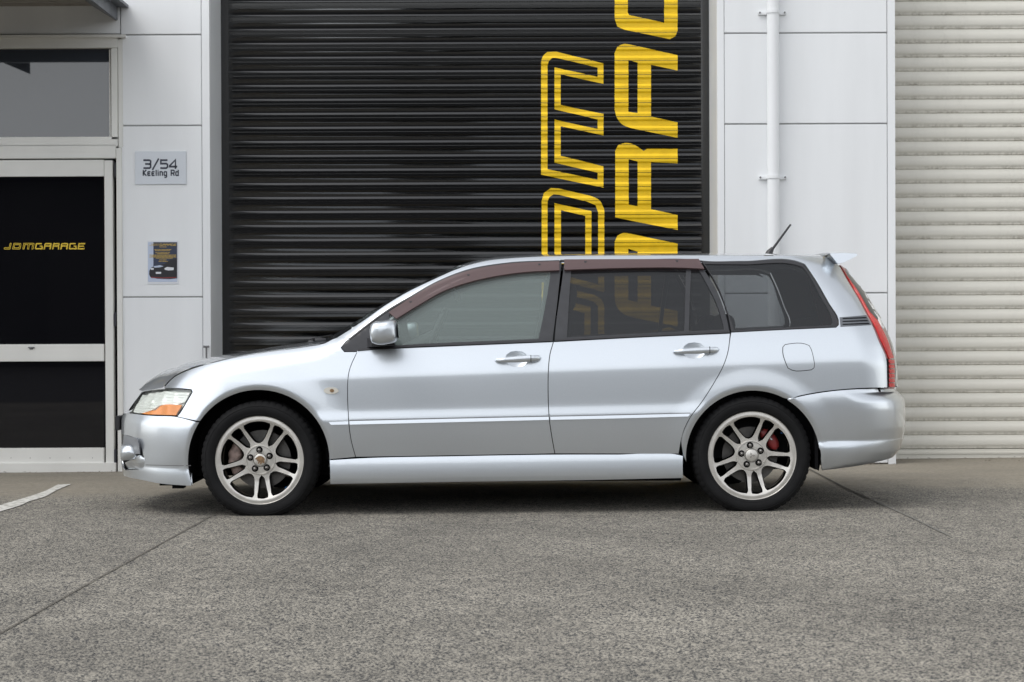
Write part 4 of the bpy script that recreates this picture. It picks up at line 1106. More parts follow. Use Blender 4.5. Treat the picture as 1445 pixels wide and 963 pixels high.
build('clear_lens', CLEARS, TL, SB, [(1193, 379)]+[(1208.5, 399), (1223, 422), (1237, 447), (1246, 465)]+[(1247.6, 462.8), (1236.5, 441.6), (1222.7, 416.2), (1207, 394.4)], off=.0035, hem=.004, gap=0, sides=BOTH, step=(.01, .01), offf=lambda u, z: .0022*(1 if math.sin(z*520) > 0 else -1))
build('lamp_edge', BLK, TL, SB, [(1250.8, 506), (1253.4, 507.5), (1254.2, 546), (1252.4, 548.6), (1252.1, 530)], off=.001, hem=.004, gap=0, sides=BOTH, step=(.02, .02))
# tailgate between the lamps
zt0, zt1 = wpt(1262, 549, -.4)[1], wpt(1192, 374, -.4)[1]
build('tailgate', PAINT, car, SB, [(1194.5, 375)]+[(a+1.0, b) for a, b in lampout[1:]]+[('R', zt0)]+[('R', zt0+(zt1-zt0)*k/12) for k in range(1, 13)], off=-.004, hem=0, gap=0, center=True, step=(.03, .03))
UC = lambda z: SB.xr(z)-SB.Lr+SB.Lr*math.pi/2
build_uv('rear_window', mat('rear_glass', (.01, .012, .014, 1), .04), car, SB, [Vector((UC(z)-d, z)) for z, d in [(1.02, 0), (1.02, .25), (1.06, .27), (1.26, .22), (1.29, .19), (1.29, 0)]]+[Vector((UC(z), z)) for z in (1.24, 1.18, 1.12, 1.07)], off=.003, hem=.004, center=True)
# ---- vent slats behind the quarter window
VENT = mat('vent_trim', (.14, .15, .165, 1), .35, .3)
build('vent_panel', VENT, car, SB, [(1184.6, 448.2), (1222.4, 445), (1229.6, 458.8), (1186, 461.6)], off=.001, hem=.004, gap=0, sides=BOTH)
for k in range(3):
    y_ = 448.8+k*4.1
    build('vent_slat', BLK, car, SB, [(1189, y_+.6), (1221+k*2, y_-.8), (1223+k*2, y_+.6), (1189, y_+1.7)], off=.003, hem=.003, gap=0, sides=BOTH)
# ---- window frames and glass
dlo_f = [(481.4, 490.6), (486.4, 496.2), (504.8, 495.9), (564.7, 491.2), (664.4, 487), (779.6, 482.2)]+[(781.8, 465), (786, 432), (790, 395), (792.9, 370), (789, 368.4)]+[(714.2, 372.2), (659.4, 381.8), (614.5, 399.4), (579.6, 418.9), (547.2, 437.8), (522.3, 455.4), (492.9, 478.2), (486, 483.5)]
gl_f = [(559, 487.6), (568.4, 486.9), (664.4, 482.3), (760, 478.2), (768, 440), (775, 400), (779.4, 373.4), (714.2, 376), (660.4, 385.2), (616, 402.4), (581, 422), (549.5, 441.3), (549, 455), (553, 475)]
fr = build('window_frame', PILLAR, DF, SB, dlo_f, holes=[gl_f], off=-.002, hem=.02, gap=.0012, sides=BOTH)
build('window_glass', GFR, DF, SB, gl_f, off=-.010, hem=0, gap=-.004, sides=BOTH, step=(.06, .04))
dlo_r = [(782.3, 481.7), (899.6, 475.9), (1029.6, 470.1)]+[(1027, 455), (1020.5, 432), (1011.2, 409), (998, 387), (985.2, 368.8)]+[(887, 368.2), (796, 369)]+[(793.6, 390), (788.6, 425), (784, 460)]
gl_r = [(799.9, 476.2), (880, 471.8), (965.8, 467.4), (967, 420), (968.4, 375.4), (887, 374.2), (806.6, 375.2), (804.6, 400), (802, 440)]
gl_v = [(971.9, 467.4), (1022.2, 464.9), (1017, 445), (1010.8, 427), (1002, 409), (990.5, 388), (984, 377), (975.6, 376), (973.5, 420)]
build('window_frame', PILLAR, DR, SB, dlo_r, holes=[gl_r, gl_v], off=-.002, hem=.02, gap=.0012, sides=BOTH)
build('window_glass', GRR, DR, SB, gl_r, off=-.010, hem=0, gap=-.004, sides=BOTH, step=(.06, .04))
build('vent_glass', GRR, DR, SB, gl_v, off=-.010, hem=0, gap=-.004, sides=BOTH, step=(.06, .04))
qgl = [(1036, 466), (1100, 462.5), (1172.5, 459), (1175, 455), (1173, 447), (1156, 415), (1140, 385.5), (1133, 376.8), (1126, 374.4), (1050, 373), (994.5, 372.6), (1004, 387), (1016, 409), (1026, 437)]
qf = build('quarter_window_surround', TRIM, car, SB, [(1031.8, 468.6), (1100, 465.2), (1179.4, 461.6), (1182.8, 458.3), (1182.5, 452.3), (1169.4, 429), (1150.4, 396), (1135.4, 373.6), (1127, 370.3), (1050, 369.5), (990, 368.8), (1002, 386), (1014, 408.5), (1026.5, 442)], holes=[qgl], off=-.002, hem=.02, gap=.0008, sides=BOTH)
build('quarter_glass', GQ, {1: qf[0], -1: qf[1]}, SB, qgl, off=-.006, hem=0, gap=-.004, sides=BOTH, step=(.06, .04))
# ---- wind deflectors
vz = lambda top: (lambda u, z: min(.022, max(0, (top-z))*.0))
build('wind_deflector', VIS, DF, SB, [(548.6, 442.4), (579.6, 422.4), (614.5, 402.6), (659.4, 385.2), (714.2, 375.4), (789, 371.2), (789.3, 383.6), (740, 386.2), (701.8, 391.4), (664.4, 399.6), (625, 413.2), (594.6, 430.2), (559.5, 451.6)], off=.016, hem=.012, gap=0, sides=BOTH, step=(.02, .01), seg=.01)
build('wind_deflector', VIS, DR, SB, [(796.2, 369.2), (985.6, 368.5), (993.5, 381.6), (970, 380.4), (880, 380.4), (796.4, 383)], off=.016, hem=.012, gap=0, sides=BOTH, step=(.02, .01), seg=.01)
for x_, y_, q in ((579.6, 428, DF), (661, 390.4, DF), (761, 375.6, DF), (826, 372.3, DR), (955, 371.3, DR)):
    build('clip', TRIM, q, SB, [(x_-2.2, y_-.8), (x_+2.2, y_-.8), (x_+1, y_+1), (x_-1, y_+1)], off=.0175, hem=.003, gap=0, sides=BOTH)
# gutter seal along the roof rail
build('roof_seal', TRIM, DF, SB, [(a, b-.3) for a, b in bandlow[1:9]]+[(a+.4, b+1.9) for a, b in bandlow[1:9]][::-1], off=.002, hem=.008, gap=0, sides=BOTH, step=(.06, .02))
build('roof_seal', TRIM, car, SB, [(790.5, 367.2), (887, 366.7), (985.6, 366.9), (985.6, 368.4), (887, 368.2), (790.5, 368.9)], off=.002, hem=.008, gap=0, sides=BOTH, step=(.06, .02))
build('belt_moulding', TRIM, DF, SB, [(504.8, 492.5), (564.7, 488.4), (664.4, 484.2), (780, 479.6), (780, 482.1), (664.4, 487), (564.7, 491.2), (504.8, 495.8)], off=.006, hem=.01, gap=0, sides=BOTH, step=(.06, .02))
build('belt_moulding', TRIM, DR, SB, [(783, 479), (899.6, 473.1), (1029.5, 467.2), (1029.5, 470), (899.6, 475.9), (783, 481.8)], off=.006, hem=.01, gap=0, sides=BOTH, step=(.06, .02))
# ---- door mirrors
mir = [(522.6, 461), (523.5, 457.2), (527, 454.8), (540, 452.8), (553.5, 451.6), (558, 452.8), (560, 456.5), (561.6, 469), (561.6, 477), (559.6, 481.6), (555.6, 484), (548, 485.8), (540, 487.2), (531, 486.4), (525, 484.2), (522.4, 478), (521.6, 469)]
for sgn in BOTH:
    M2 = smooth_poly([(lambda p: (p.x, p.z))(unY(a, b, -1.03)) for a, b in mir], .012, corner=60)
    cx = sum(p.x for p in M2)/len(M2); cz = sum(p.y for p in M2)/len(M2); R = []
    for y, sc, dx in ((-.905, .70, .012), (-.925, .90, .006), (-.96, .98, .002), (-1.02, 1.0, 0), (-1.06, .97, 0), (-1.085, .90, -.001), (-1.10, .78, -.002), (-1.109, .58, -.003), (-1.113, .3, -.003)):
        R.append([Vector((cx+(p.x-cx)*sc+dx, sgn*y, cz+(p.y-cz)*sc)) for p in M2])
    mo = loft('door_mirror', R, PAINT, DF[sgn]); 
    def q_(a, b, y): p = unY(a, b, y); return Vector((p.x, p.y*sgn, p.z))
    R = []
    for y, ps in ((-.80, [(516, 476), (552, 476), (556, 488), (514, 492)]), (-.86, [(523, 481), (554, 480), (556, 488), (521, 490)]), (-.93, [(526, 481), (556, 480), (556, 487.5), (524, 489)])):
        R.append([q_(a, b, y) for a, b in ps])
    loft('mirror_arm', R, TRIM, DF[sgn], smooth=30)
    V = [Vector((cx+(p.x-cx)*.9+.045, 0, cz+(p.y-cz)*.9)) for p in M2]
    g = [q_(559.8, 457, -.97), q_(562, 480, -.97), q_(562, 480, -1.08), q_(559.8, 457, -1.08)]
    mo2 = mesh_obj('mirror_glass', [p+Vector((.004, 0, 0)) for p in g], [(0, 1, 2, 3)], mat('mirror_silver', (.8, .8, .8, 1), .03, 1)); finish(mo2, DF[sgn])
# ---- bonnet, windscreen, roof
def crown_patch(name, st, m, nw=25, pw=2.2, thick=0, parent=car, drop=0):
    """st: (edge point, centre x, centre z)"""
    V = []; F = []
    for (e, xc, zc) in st:
        for k in range(nw):
            s_ = -1+2*k/(nw-1); f = 1-abs(s_)**pw
            V.append((e.x+(xc-e.x)*f, s_*abs(e.y), e.z+(zc-e.z)*f-drop))
    for i in range(len(st)-1):
        for k in range(nw-1):
            a = i*nw+k; F.append((a, a+nw, a+nw+1, a+1))
    o = mesh_obj(name, V, F, m, smooth=True)
    bm = bmesh.new(); bm.from_mesh(o.data); bmesh.ops.recalc_face_normals(bm, faces=bm.faces)
    if sum(f.normal.z for f in bm.faces) < 0: bmesh.ops.reverse_faces(bm, faces=bm.faces)
    bm.to_mesh(o.data); bm.free()
    finish(o, parent); return o
def edge(px, py, dz=0):
    u = SB.H2((px, py)); p = SB.P(u.x, u.y); p.z += dz; return p
def ztab(pts, y): return Tab(sorted(wpt(a, b, y) for a, b in pts), .02, 3)
ZH = ztab([(190, 554), (193.6, 551.8), (202.4, 542.6), (224.8, 527.3), (249.8, 516.1), (257.2, 512), (279.7, 507), (312, 501), (349.5, 495.5), (382.6, 489.5), (440.8, 482), (470, 478)], -.3)
st = []
hs_ = smooth_poly([(201, 552.2), (208, 551.3), (216, 549.9), (230, 547), (237, 539), (246, 531), (262, 522.5), (300, 511), (340, 502), (385, 494.8), (430, 488.5), (458, 483.5), (468, 480)], 6, closed=False)
n_ = len(hs_)
for i, p in enumerate(hs_):
    e = edge(p.x, p.y); t = i/(n_-1)
    bow = -.075*(1-t)**1.5-.02*t; xc = e.x+bow
    zc = ZH(xc+(.03 if t < .1 else 0))
    if i == 0: zc = e.z+.004
    st.append((e, xc, max(zc, e.z+.004)))
bon = crown_patch('bonnet', st, PAINT, 33, 2.6)
# bonnet front lip
e = st[0][0]; 
# bonnet rear vents / bulge
mb = MB()
# windscreen
sp = smooth_poly([(462, 484.5), (475, 476.5), (514.8, 450.8), (542, 431.5), (574.6, 411.8), (612, 393.8), (657, 375)], 8, closed=False)
st = []; n_ = len(sp)
SIL = ztab([(445, 487), (458, 478.5), (475, 470.5), (506, 451), (536, 431.6), (569.6, 411.4), (605.8, 393.4), (644, 374.6), (675, 365.6), (702, 361.2), (751.6, 358.6), (800, 357.6), (900, 356.9), (1000, 356.9), (1100, 357.4), (1171, 358.6), (1200, 360)], -.25)
for i, p in enumerate(sp):
    e = edge(p.x, p.y); t = i/(n_-1); e.y += .015
    bow = -.16+.08*t; xc = e.x+bow
    st.append((e, xc, SIL(xc)))
SCR = glass('windscreen_glass', (.45, .52, .50, 1), .03, 7, ((.01, .012, .014, 1), .6))
ws = crown_patch('windscreen', st, SCR, 25, 2.4)
crown_patch('windscreen_seal', [(a, a.x+(b-a.x)*.02, a.z+.003) for a, b, c in st][:1]*2 if 0 else [(Vector((a.x-.01, a.y, a.z-.015)), b-.01, c-.02) for a, b, c in st[:2]], BLK, 25, 2.4, parent=ws)
sp = smooth_poly([(657, 375), (687, 367.7), (739, 362.7), (800, 360.5), (900, 359.9), (1000, 359.9), (1100, 360.5), (1170, 362)], 14, closed=False)
st = []; n_ = len(sp)
for i, p in enumerate(sp):
    e = edge(p.x, p.y); t = i/(n_-1); e.y += .008
    bow = -.08*(1-min(1, t*3))+.03*t; xc = e.x+bow
    st.append((e, xc, max(SIL(xc), e.z+.004)))
crown_patch('roof', st, PAINT, 33, 2.6)
cowl = [edge(462, 485), edge(486, 480)]
mb = MB(); ca, cb = unY(430, 485, -.5), unY(500, 470, -.5); mb.box((ca.x+.02, -.66, ca.z-.10), (cb.x-.1, .66, ca.z-.02)); finish(mb.obj('cowl', TRIM), car)
wi = empty('wiper'); finish(wi, car); wi.location = (0, 0, 0)
for nm, pts, r in (('wiper_arm', [(441, 482.4, -.52), (452, 478, -.5), (468, 477.5, -.40), (470, 476, -.1)], .008), ('wiper_blade', [(440, 479.5, -.60), (452, 476.8, -.45), (466, 474.5, -.2), (470, 474.5, .0)], .007)):
    mb = MB(); P_ = [unY(*q) for q in pts]; mb.tube(P_, r, 8); o = mb.obj(nm, TRIM, None, 40); o.parent = wi; o.location = -CO
mb = MB(); P_ = [unY(*q) for q in [(436, 483.5, -.55), (448, 480.5, -.56), (460, 480, -.55)]]; mb.tube(P_, [.010, .016, .010], 8); o = mb.obj('wiper_pivot', TRIM, None, 40); o.parent = wi; o.location = -CO
# ---- roof spoiler, aerial
R = []
for y in (-.615, -.60, -.57, -.3, 0, .3, .57, .60, .615):
    g = .985 if abs(y) > .61 else 1
    pts = [(1171.2, 357.4), (1190, 356.9), (1209.5, 357.9), (1211, 359.2), (1209.5, 361.4), (1200, 366.4), (1190.5, 371.1), (1181.8, 373.4), (1176.5, 366.5), (1172, 360)]
    P_ = [unY(a, b, -.60) for a, b in pts]; cx = sum(p.x for p in P_)/10; cz = sum(p.z for p in P_)/10
    up = .018*(1-(y/.615)**2); zl_ = min(p.z for p in P_)
    R.append([Vector((cx+(p.x-cx)*(.96 if abs(y) > .61 else 1)+.02*(1-(y/.6)**2), y*(1-(.42*(p.z-zl_) if abs(y) > .59 else 0)), cz+(p.z-cz)*(.94 if abs(y) > .61 else 1)+up)) for p in P_])
loft('roof_spoiler', R, PAINT, car, smooth=38)
ab = unY(1088.5, 356.5, -.02); 
aerial = empty('aerial'); finish(aerial, car); aerial.location = (0, 0, 0)
mb = MB(); mb.tube([(ab.x-.012, 0, ab.z-.03), (ab.x-.006, 0, ab.z+.004), (ab.x+.012, 0, ab.z+.028)], [.034, .019, .009], 14); o = mb.obj('aerial_base', TRIM, None, 50); o.parent = aerial; o.location = -CO
at = unY(1115.7, 317, 0); mb = MB(); mb.tube([(ab.x+.004, 0, ab.z+.012), (at.x, 0, at.z)], [.0075, .0055], 8); o = mb.obj('mast', TRIM, None, 50); o.parent = aerial; o.location = -CO
# ---- dark inner structure
inn = [Vector((SB.toU(x, z), z)) for x, z in [(-2.0, .30), (-2.0, .55)]]
def shell(name, pts, off, m=BLK, st=(.12, .06)):
    for sgn in [0]:
        U = [Vector((SB.toU(x, z), z)) for x, z in pts]
        return build_uv(name, m, car, SB, U, off=off, hem=0, step=st, sides=BOTH)
A0 = arch_pts(*ARC[0][:2], ARC[0][2]+.02, 180, 0, 24); A1 = arch_pts(*ARC[1][:2], ARC[1][2]+.02, 180, 0, 24)
low = .22
shell('inner_panel', [(-1.78, .20), (-1.78, .50), (-1.72, .56), (-1.5, .68), (-.9, .86), (-.8, .83), (0, .86), (.9, .90), (1.5, .92), (1.9, .90), (2.02, .60), (2.0, .30), (ARC[1][0]+ARC[1][2]+.02, .22)]+[p for p in A1[::-1] if p[1] > .24]+[(ARC[1][0]-ARC[1][2]-.02, .20), (ARC[0][0]+ARC[0][2]+.02, .17)]+[p for p in A0[::-1] if p[1] > .24]+[(ARC[0][0]-ARC[0][2]-.02, .20)], -.035)
shell('inner_rail', [(-.98, .90), (-.6, 1.12), (-.35, 1.28), (-.1, 1.345), (.3, 1.352), (1.0, 1.352), (1.5, 1.345), (1.55, 1.30), (1.5, 1.318), (.3, 1.325), (-.1, 1.318), (-.34, 1.25), (-.6, 1.085), (-.9, .88)], -.03, TRIM)
for k, (cx, cz, Rr) in enumerate(ARC):
    for sgn in BOTH:
        mb = MB(); A = arch_pts(cx, cz, Rr+.014, -12, 192, 30); V = []
        for x, z in A:
            yo = SB.w(x, z)-.012
            V += [(x, -yo*sgn, z), (x, -.55*sgn, z)]
        mb.add(V, [(2*i, 2*i+1, 2*i+3, 2*i+2) for i in range(len(A)-1)])
        b_ = [(x, -.55*sgn, z) for x, z in A]; mb.add(b_+[(cx, -.55*sgn, cz-.1)], [(i, i+1, len(b_)) for i in range(len(b_)-1)])
        finish(mb.obj('wheel_arch_liner', BLK), car)
mb = MB(); mb.box((-1.9, -.54, .18), (1.35, .54, .24)); mb.box((ARC[0][0]+.39, -.80, .165), (ARC[1][0]-.37, .80, .30)); mb.box((-1.86, -.55, .22), (ARC[0][0]-.38, .55, .60)); mb.box((ARC[1][0]+.36, -.65, .36), (1.9, .65, .60)); finish(mb.obj('floor_pan', BLK), car)
mb = MB(); mb.tube([(-1.2, -.25, .2), (.9, -.25, .2), (1.9, -.4, .25)], .03, 10); finish(mb.obj('exhaust_pipe', GREY), car)
# cabin
mb = MB(); mb.box((-1.05, -.72, .60), (-.62, .72, .86), bev=.06); finish(mb.obj('dashboard', TRIM, None, 40), car)
mb = MB(); mb.box((-1.0, -.74, .28), (1.95, .74, .34)); finish(mb.obj('cabin_floor', BLK), car)
mb = MB(); mb.box((.95, -.74, .34), (1.9, .74, .80)); finish(mb.obj('load_floor', BLK), car)
mb = MB(); V = []; 
n = 28; R_ = .185; c_ = unY(614, 472, .36); tilt = math.radians(66)
pts = [Vector((c_.x+math.cos(a)*R_*math.cos(tilt), c_.y+math.sin(a)*R_, c_.z-.02+math.cos(a)*R_*math.sin(tilt)*-1)) for a in [2*math.pi*k/n for k in range(n+1)]]
pts = [Vector((c_.x-(p.z-c_.z)*-.42, p.y, p.z)) for p in pts]
mb.tube(pts, .015, 8, cap=False); mb.tube([c_+Vector((0, 0, -.02)), c_+Vector((-.25, 0, -.12))], [.05, .03], 10); mb.tube([pts[7], c_+Vector((0, 0, -.02)), pts[21]], .014, 8); finish(mb.obj('steering_wheel', GREY, None, 50), car)
def seat(x, y, wd):
    sgo = empty('seat'); finish(sgo, car); sgo.location = (0, 0, 0)
    def part(nm, rings):
        o = loft(nm, rings, SEAT, None); o.parent = sgo; o.location = -CO
        md = o.modifiers.new('s', 'SUBSURF'); md.levels = md.render_levels = 2
    def sec(cx, cz, t, w_, lean):
        return [Vector((cx+a*t, y+b*w_, cz+a*t*-lean)) for a, b in ((-.5, -.35), (-.5, .35), (-.2, .5), (.5, .5), (.6, .3), (.6, -.3), (.5, -.5), (-.2, -.5))]
    part('seat_back', [sec(x+.0, .50, .14, wd*.9, .2), sec(x+.04, .60, .15, wd, .2), sec(x+.10, .82, .13, wd*.98, .2), sec(x+.15, 1.00, .11, wd*.8, .2), sec(x+.165, 1.06, .06, wd*.55, .2)])
    if y is None or x < .5: part('headrest', [sec(x+.175, 1.07, .05, .12, .2), sec(x+.18, 1.10, .09, .25, .2), sec(x+.195, 1.20, .09, .24, .2), sec(x+.2, 1.235, .05, .18, .2)])
    part('seat_cushion', [[Vector((x-.42+k*.14, y+b*wd, .40+a*.16)) for a, b in ((-.5, -.5), (.4, -.5), (.5, -.3), (.45, .3), (.4, .5), (-.5, .5))] for k in range(4)])
for y in (-.36, .36): seat(.12, y, .48)
for y in (-.36, .36): seat(1.02, y, .62)
mb = MB(); mb.box((-.12, -.12, 1.13), (-.08, .12, 1.19), bev=.01)
mb = MB(); pm = unY(657, 420, -.02); mb.tube([(pm.x-.1, 0, pm.z+.09), (pm.x-.05, 0, pm.z+.03)], .006, 6); mb.box((pm.x-.06, -.12, pm.z-.02), (pm.x-.04, .12, pm.z+.04), bev=.008); finish(mb.obj('interior_mirror', GREY), car)
mb = MB()
for sgn in BOTH: mb.tube([(.19, .66*sgn, .93), (.22, .60*sgn, 1.28)], .02, 6)
finish(mb.obj('pillar_trim', GREY), car)

# ---- wheels
RO = .2305; RT = .3135
def wheel(cw, sgn, front, rot, emb):
    W = empty('wheel'); W.parent = car; W.location = cw-CO
    # local: outer face towards -Y
    def fin(o): o.parent = W; return o
    # spokes: pairs as angles in the photo
    def dep(r):   # face profile (positive = inwards)
        t = r/RO
        return Tab([(0, .030), (.2, .028), (.3, .030), (.5, .030), (.75, .020), (.88, .006), (.93, .0), (1, .004)], .01, 4)(t)
    dtab = Tab([(0, .030), (.2, .028), (.3, .030), (.5, .030), (.75, .020), (.88, .006), (.93, .0), (1, .004)], .01, 4)
    dep = lambda r: dtab(min(1, r/RO))
    HS = []
    def pol(a, r): return Vector((math.cos(math.radians(a))*r*RO, math.sin(math.radians(a))*r*RO))
    for k in range(5):
        c = rot+72*k
        # narrow window inside the pair, half angle 11.5 at rim
        def spoke_edge(a_rim, side, t):  # not used
            return None
        nar = [pol(c-6.9, .858), pol(c, .872), pol(c+6.9, .858), pol(c+7.6, .826), pol(c+7.2, .72), pol(c+6.8, .62), pol(c+6.4, .52), pol(c+5.2, .43), pol(c, .385), pol(c-5.2, .43), pol(c-6.4, .52), pol(c-6.8, .62), pol(c-7.2, .72), pol(c-7.6, .826)]
        d = c+36
        wid = [pol(d-19.3, .858), pol(d-10, .872), pol(d, .874), pol(d+10, .872), pol(d+19.3, .858), pol(d+20.4, .826), pol(d+19.2, .72), pol(d+17.4, .62), pol(d+14.4, .52), pol(d+9.0, .435), pol(d, .405), pol(d-9.0, .435), pol(d-14.4, .52), pol(d-17.4, .62), pol(d-19.2, .72), pol(d-20.4, .826)]
        for wdw in (nar, wid): HS.append(smooth_poly(wdw, .008, corner=62))
    OUT = [Vector((math.cos(a)*RO, math.sin(a)*RO)) for a in [2*math.pi*k/96 for k in range(96)]]
    BIG = [offset_poly(h, -.0045) for h in HS]
    G = []
    for r in np.arange(.01, RO-.006, .011):
        k = max(6, int(2*math.pi*r/.012)); G += [(math.cos(2*math.pi*i/k)*r, math.sin(2*math.pi*i/k)*r) for i in range(k)]
    G = np.array(G)
    for h in BIG: G = G[~inpoly(G, [(p.x, p.y) for p in h])]
    B = np.array([(p.x, p.y) for h in BIG for p in h]); D = np.min(np.hypot(G[:, None, 0]-B[None, :, 0], G[:, None, 1]-B[None, :, 1]), axis=1); G = G[D > .004]
    V2, F2 = cdt(OUT, BIG, G.tolist()); F2 = [f if area([V2[i] for i in f]) > 0 else f[::-1] for f in F2]
    V = [Vector((v[0], dep(v.length), v[1])) for v in V2]; N = []
    for v in V2:
        r = v.length; g = (dep(r+.002)-dep(r-.002))/.004; e = v/r if r > 1e-5 else Vector((0, 0))
        N.append(Vector((e.x*g, -1, e.y*g)).normalized())
    F = list(F2)
    for h, b in zip(HS, BIG):
        n = len(h); s0 = len(V); sg2 = 1 if area(h) > 0 else -1
        for i in range(n):
            t = (h[(i+1) % n]-h[i-1]).normalized(); nn = Vector((-t.y, t.x))*sg2   # into the window
            r = b[i].length; r2 = h[i].length
            a_ = Vector((b[i].x, dep(r), b[i].y)); c_ = Vector((h[i].x, dep(r2)+.0042, h[i].y)); d_ = Vector((h[i].x, dep(r2)+.034, h[i].y))
            n3 = Vector((nn.x, 0, nn.y))
            V += [a_, c_, d_]; N += [Vector((nn.x*.25, -1, nn.y*.25)).normalized(), (n3*1.0+Vector((0, -.5, 0))).normalized(), n3]
        for i in range(n):
            j = (i+1) % n
            for q in (0, 1):
                f = (s0+3*i+q, s0+3*j+q, s0+3*j+q+1, s0+3*i+q+1)
                F.append(f if sg2 < 0 else f[::-1])
    def flipY(V_): return [Vector((v.x, v.y*sgn, v.z)) for v in V_]
    if sgn < 0: F = [f[::-1] for f in F]
    rim = mesh_obj('rim', flipY(V), F, ALLOY, W, normals=flipY(N))
    mb = MB(); mb.lathe([(RO, .004), (RO+.003, .0), (RO+.0055, .003), (RO+.004, .012), (RO-.008, .016)], 96); mb.lathe([(RO*.862, .034), (RO*.87, .05), (RO*.90, .06), (RO*.93, .10), (RO*.95, .19), (RO, .195)], 72, mi=1)
    mb.V = flipY(mb.V); o = mb.obj('rim_barrel', [ALLOY, ALLOYD], W, 40)
    # hub boss with nuts
    mb = MB(); mb.lathe([(.0, .0158), (.030, .0157), (.0325, .0185), (.0335, .024)], 40); mb.lathe([(.0345, .026), (.0365, .0235), (.039, .0265)], 40); mb.V = flipY(mb.V); mb.obj('centre_cap', ALLOY, W, 50)
    mb = MB(); mb.lathe([(.071, .0295), (.0735, .0250), (.079, .0255), (.082, .0310)], 48); mb.V = flipY(mb.V); mb.obj('hub_ring', ALLOY, W, 50)
    for k in range(5):
        a = math.radians(rot+36+72*k+ (0)); p = Vector((math.cos(a)*.0535, 0, math.sin(a)*.0535))
        mb = MB(); mb.lathe([(.0005, .0262), (.0165, .0260), (.0178, .0272)], 18, c=p); mb.V = flipY(mb.V); mb.obj('nut_well', NUTH, W, 40)
        mb = MB(); mb.lathe([(.0005, .0085), (.0042, .0095), (.0068, .0125), (.0095, .0165), (.0098, .0262)], 12, c=p); mb.V = flipY(mb.V); mb.obj('wheel_nut', NUT, W, 50)
    # emblem on the cap
    if emb == 'star':
        for k in range(3):
            a = math.radians(90+rot-50+120*k+12)
            e1, e2 = Vector((math.cos(a), math.sin(a))), Vector((-math.sin(a), math.cos(a)))
            P_ = [e1*.001, e1*.0085+e2*.0042, e1*.0165, e1*.0085-e2*.0042]
            I_ = [e1*.0032, e1*.0086+e2*.0022, e1*.0140, e1*.0086-e2*.0022]
            v, f = cdt(P_, [I_]); mb = MB(); mb.add([(q[0], .0150, q[1]) for q in v], [x if area([v[i] for i in x]) > 0 else x[::-1] for x in f]); mb.V = flipY(mb.V); mb.obj('emblem', EMB2, W)
    else:
        P_ = smooth_poly([(-.022, .006), (-.014, .012), (-.004, .018), (.006, .0175), (.016, .012), (.0215, .004), (.019, -.004), (.021, -.012), (.015, -.015), (.010, -.010), (.005, -.018), (.001, -.019), (.001, -.008), (-.004, -.015), (-.009, -.017), (-.007, -.006), (-.013, -.003), (-.012, .003), (-.019, .002)], .002, corner=70); P_ = [p*1.22 for p in P_]
        v, f = cdt(P_); mb = MB(); mb.add([(q[0], .0150, q[1]) for q in v], [x if area([v[i] for i in x]) > 0 else x[::-1] for x in f]); mb.V = flipY(mb.V); mb.obj('emblem', EMB1, W)
    # valve / sticker
    a = math.radians(-47 if front else 36); c = Vector((math.cos(a)*RO*.875, .03, math.sin(a)*RO*.875))
    mb = MB(); mb.box(c-Vector((.006, .012, .004)), c+Vector((.006, .006, .004))); mb.V = flipY(mb.V); mb.obj('balance_tape', mat('blue_tape', (.02, .10, .28, 1), .5), W)
    # tyre
    segn = 216
    prof = [(RO-.004, .010), (RO+.006, -.002), (RO+.012, -.006), (RO+.020, -.010), (RO+.034, -.0145), (RO+.048, -.0145), (RO+.052, -.0135), (RO+.060, -.009), (RO+.068, -.001), (RT-.004, .010), (RT-.001, .017), (RT, .026), (RT, .055), (RT-.006, .056), (RT-.006, .062), (RT, .063), (RT+.001, .095), (RT-.006, .096), (RT-.006, .103), (RT+.001, .104), (RT+.001, .13), (RT-.006, .131), (RT-.006, .137), (RT, .138), (RT, .175), (RT-.004, .190), (RT-.015, .203), (RO+.03, .212), (RO, .200), (RO-.006, .19)]
    def tread(j, k, r):
        if 8 <= j <= 12 or 23 <= j <= 25: return r-(.0045 if (k % 4) == 0 else 0)
        return r
    mb = MB(); mb.lathe(prof, segn, fn=tread); 
    # flatten the contact patch a little
    gzw = gz(cw.x, cw.y)-cw.z
    for v in mb.V:
        if v.z < gzw+.012:
            v.y += -.004*(gzw+.012-v.z)/.03 if v.y < .09 else .004*(gzw+.012-v.z)/.03
        if v.z < gzw+.002: v.z = gzw+.002
    mb.V = flipY(mb.V)
    if sgn < 0: mb.F = [f[::-1] for f in mb.F]
    mb.obj('tyre', RUBBER, W, 28)
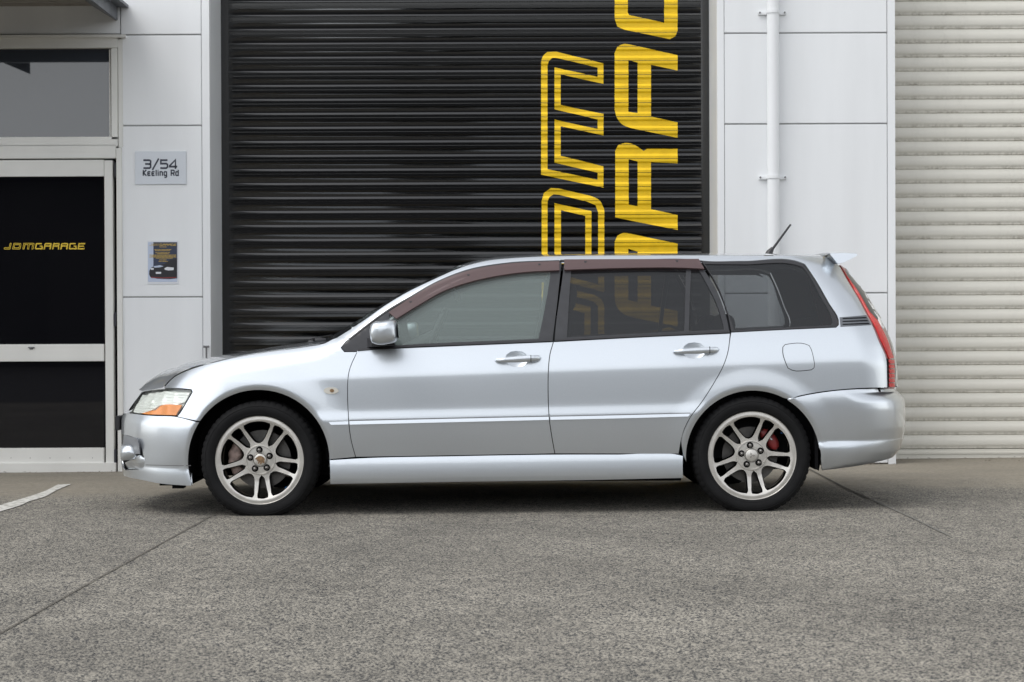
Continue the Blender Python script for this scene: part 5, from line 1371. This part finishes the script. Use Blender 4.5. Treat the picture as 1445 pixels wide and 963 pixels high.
    # sidewall ring lettering-free bead lines
    mb = MB(); mb.lathe([(RO+.014, -.0075), (RO+.0155, -.0095), (RO+.017, -.0088)], 96); mb.lathe([(RO+.055, -.0130), (RO+.0565, -.0140), (RO+.058, -.0112)], 96); mb.V = flipY(mb.V); mb.obj('sidewall_ring', RUBBER, W, 60)
    # brakes
    dr = .155 if front else .148
    mb = MB(); mb.lathe([(.001, .075), (.075, .075), (.078, .088), (dr, .088), (dr, .108), (.08, .108)], 64); mb.V = flipY(mb.V); mb.obj('brake_disc', DISC, W, 35)
    a0, a1 = (143, 214) if front else (12, 66)
    ri, ro_ = (.105, .178) if front else (.10, .168); n = 14; Ri = []
    for i in range(n+1):
        t = i/n; a = math.radians(a0+(a1-a0)*t); bul = math.sin(math.pi*t)**.35
        e = Vector((math.cos(a), 0, math.sin(a)))
        rm = (ri+ro_)/2; hw = (ro_-ri)/2*(.35+.65*bul)
        if front: hw *= 1+.10*math.sin(t*22)
        Ri.append([e*(rm+hw*q)+Vector((0, .058+z_*(.6+.4*bul), 0)) for q, z_ in ((-1, .05), (-1, .012), (-.7, -.004), (-.2, -.010), (.35, -.008), (.8, .0), (1, .014), (1, .05))])
    Ri = [[Vector((p.x, p.y*sgn, p.z)) for p in r] for r in Ri]
    cal = loft('brake_caliper', Ri, CALB if front else CALR, None); cal.parent = W; cal.location = (0, 0, 0)
    if not front:
        a = math.radians(44); e = Vector((math.cos(a), 0, math.sin(a))); tt = Vector((-e.z, 0, e.x))
        mb = MB(); c = e*.137; mb.add([c-tt*.02-e*.004+Vector((0, .0468, 0)), c+tt*.02-e*.004+Vector((0, .0468, 0)), c+tt*.019+e*.003+Vector((0, .0468, 0)), c-tt*.021+e*.003+Vector((0, .0468, 0))], [(0, 1, 2, 3)]); mb.V = flipY(mb.V); mb.obj('caliper_script', PWHT, W)
    mb = MB(); mb.lathe([(.001, .13), (.14, .13)], 40); mb.V = flipY(mb.V); mb.obj('backing_plate', BLK, W)
for k, rot, fr_, emb in ((0, 58.5, True, 'lion'), (1, 62, False, 'star')):
    for sgn in BOTH:
        c = WC[k]; wheel(Vector((c.x, (c.y+.012)*sgn, c.z)), sgn, fr_, rot, emb)
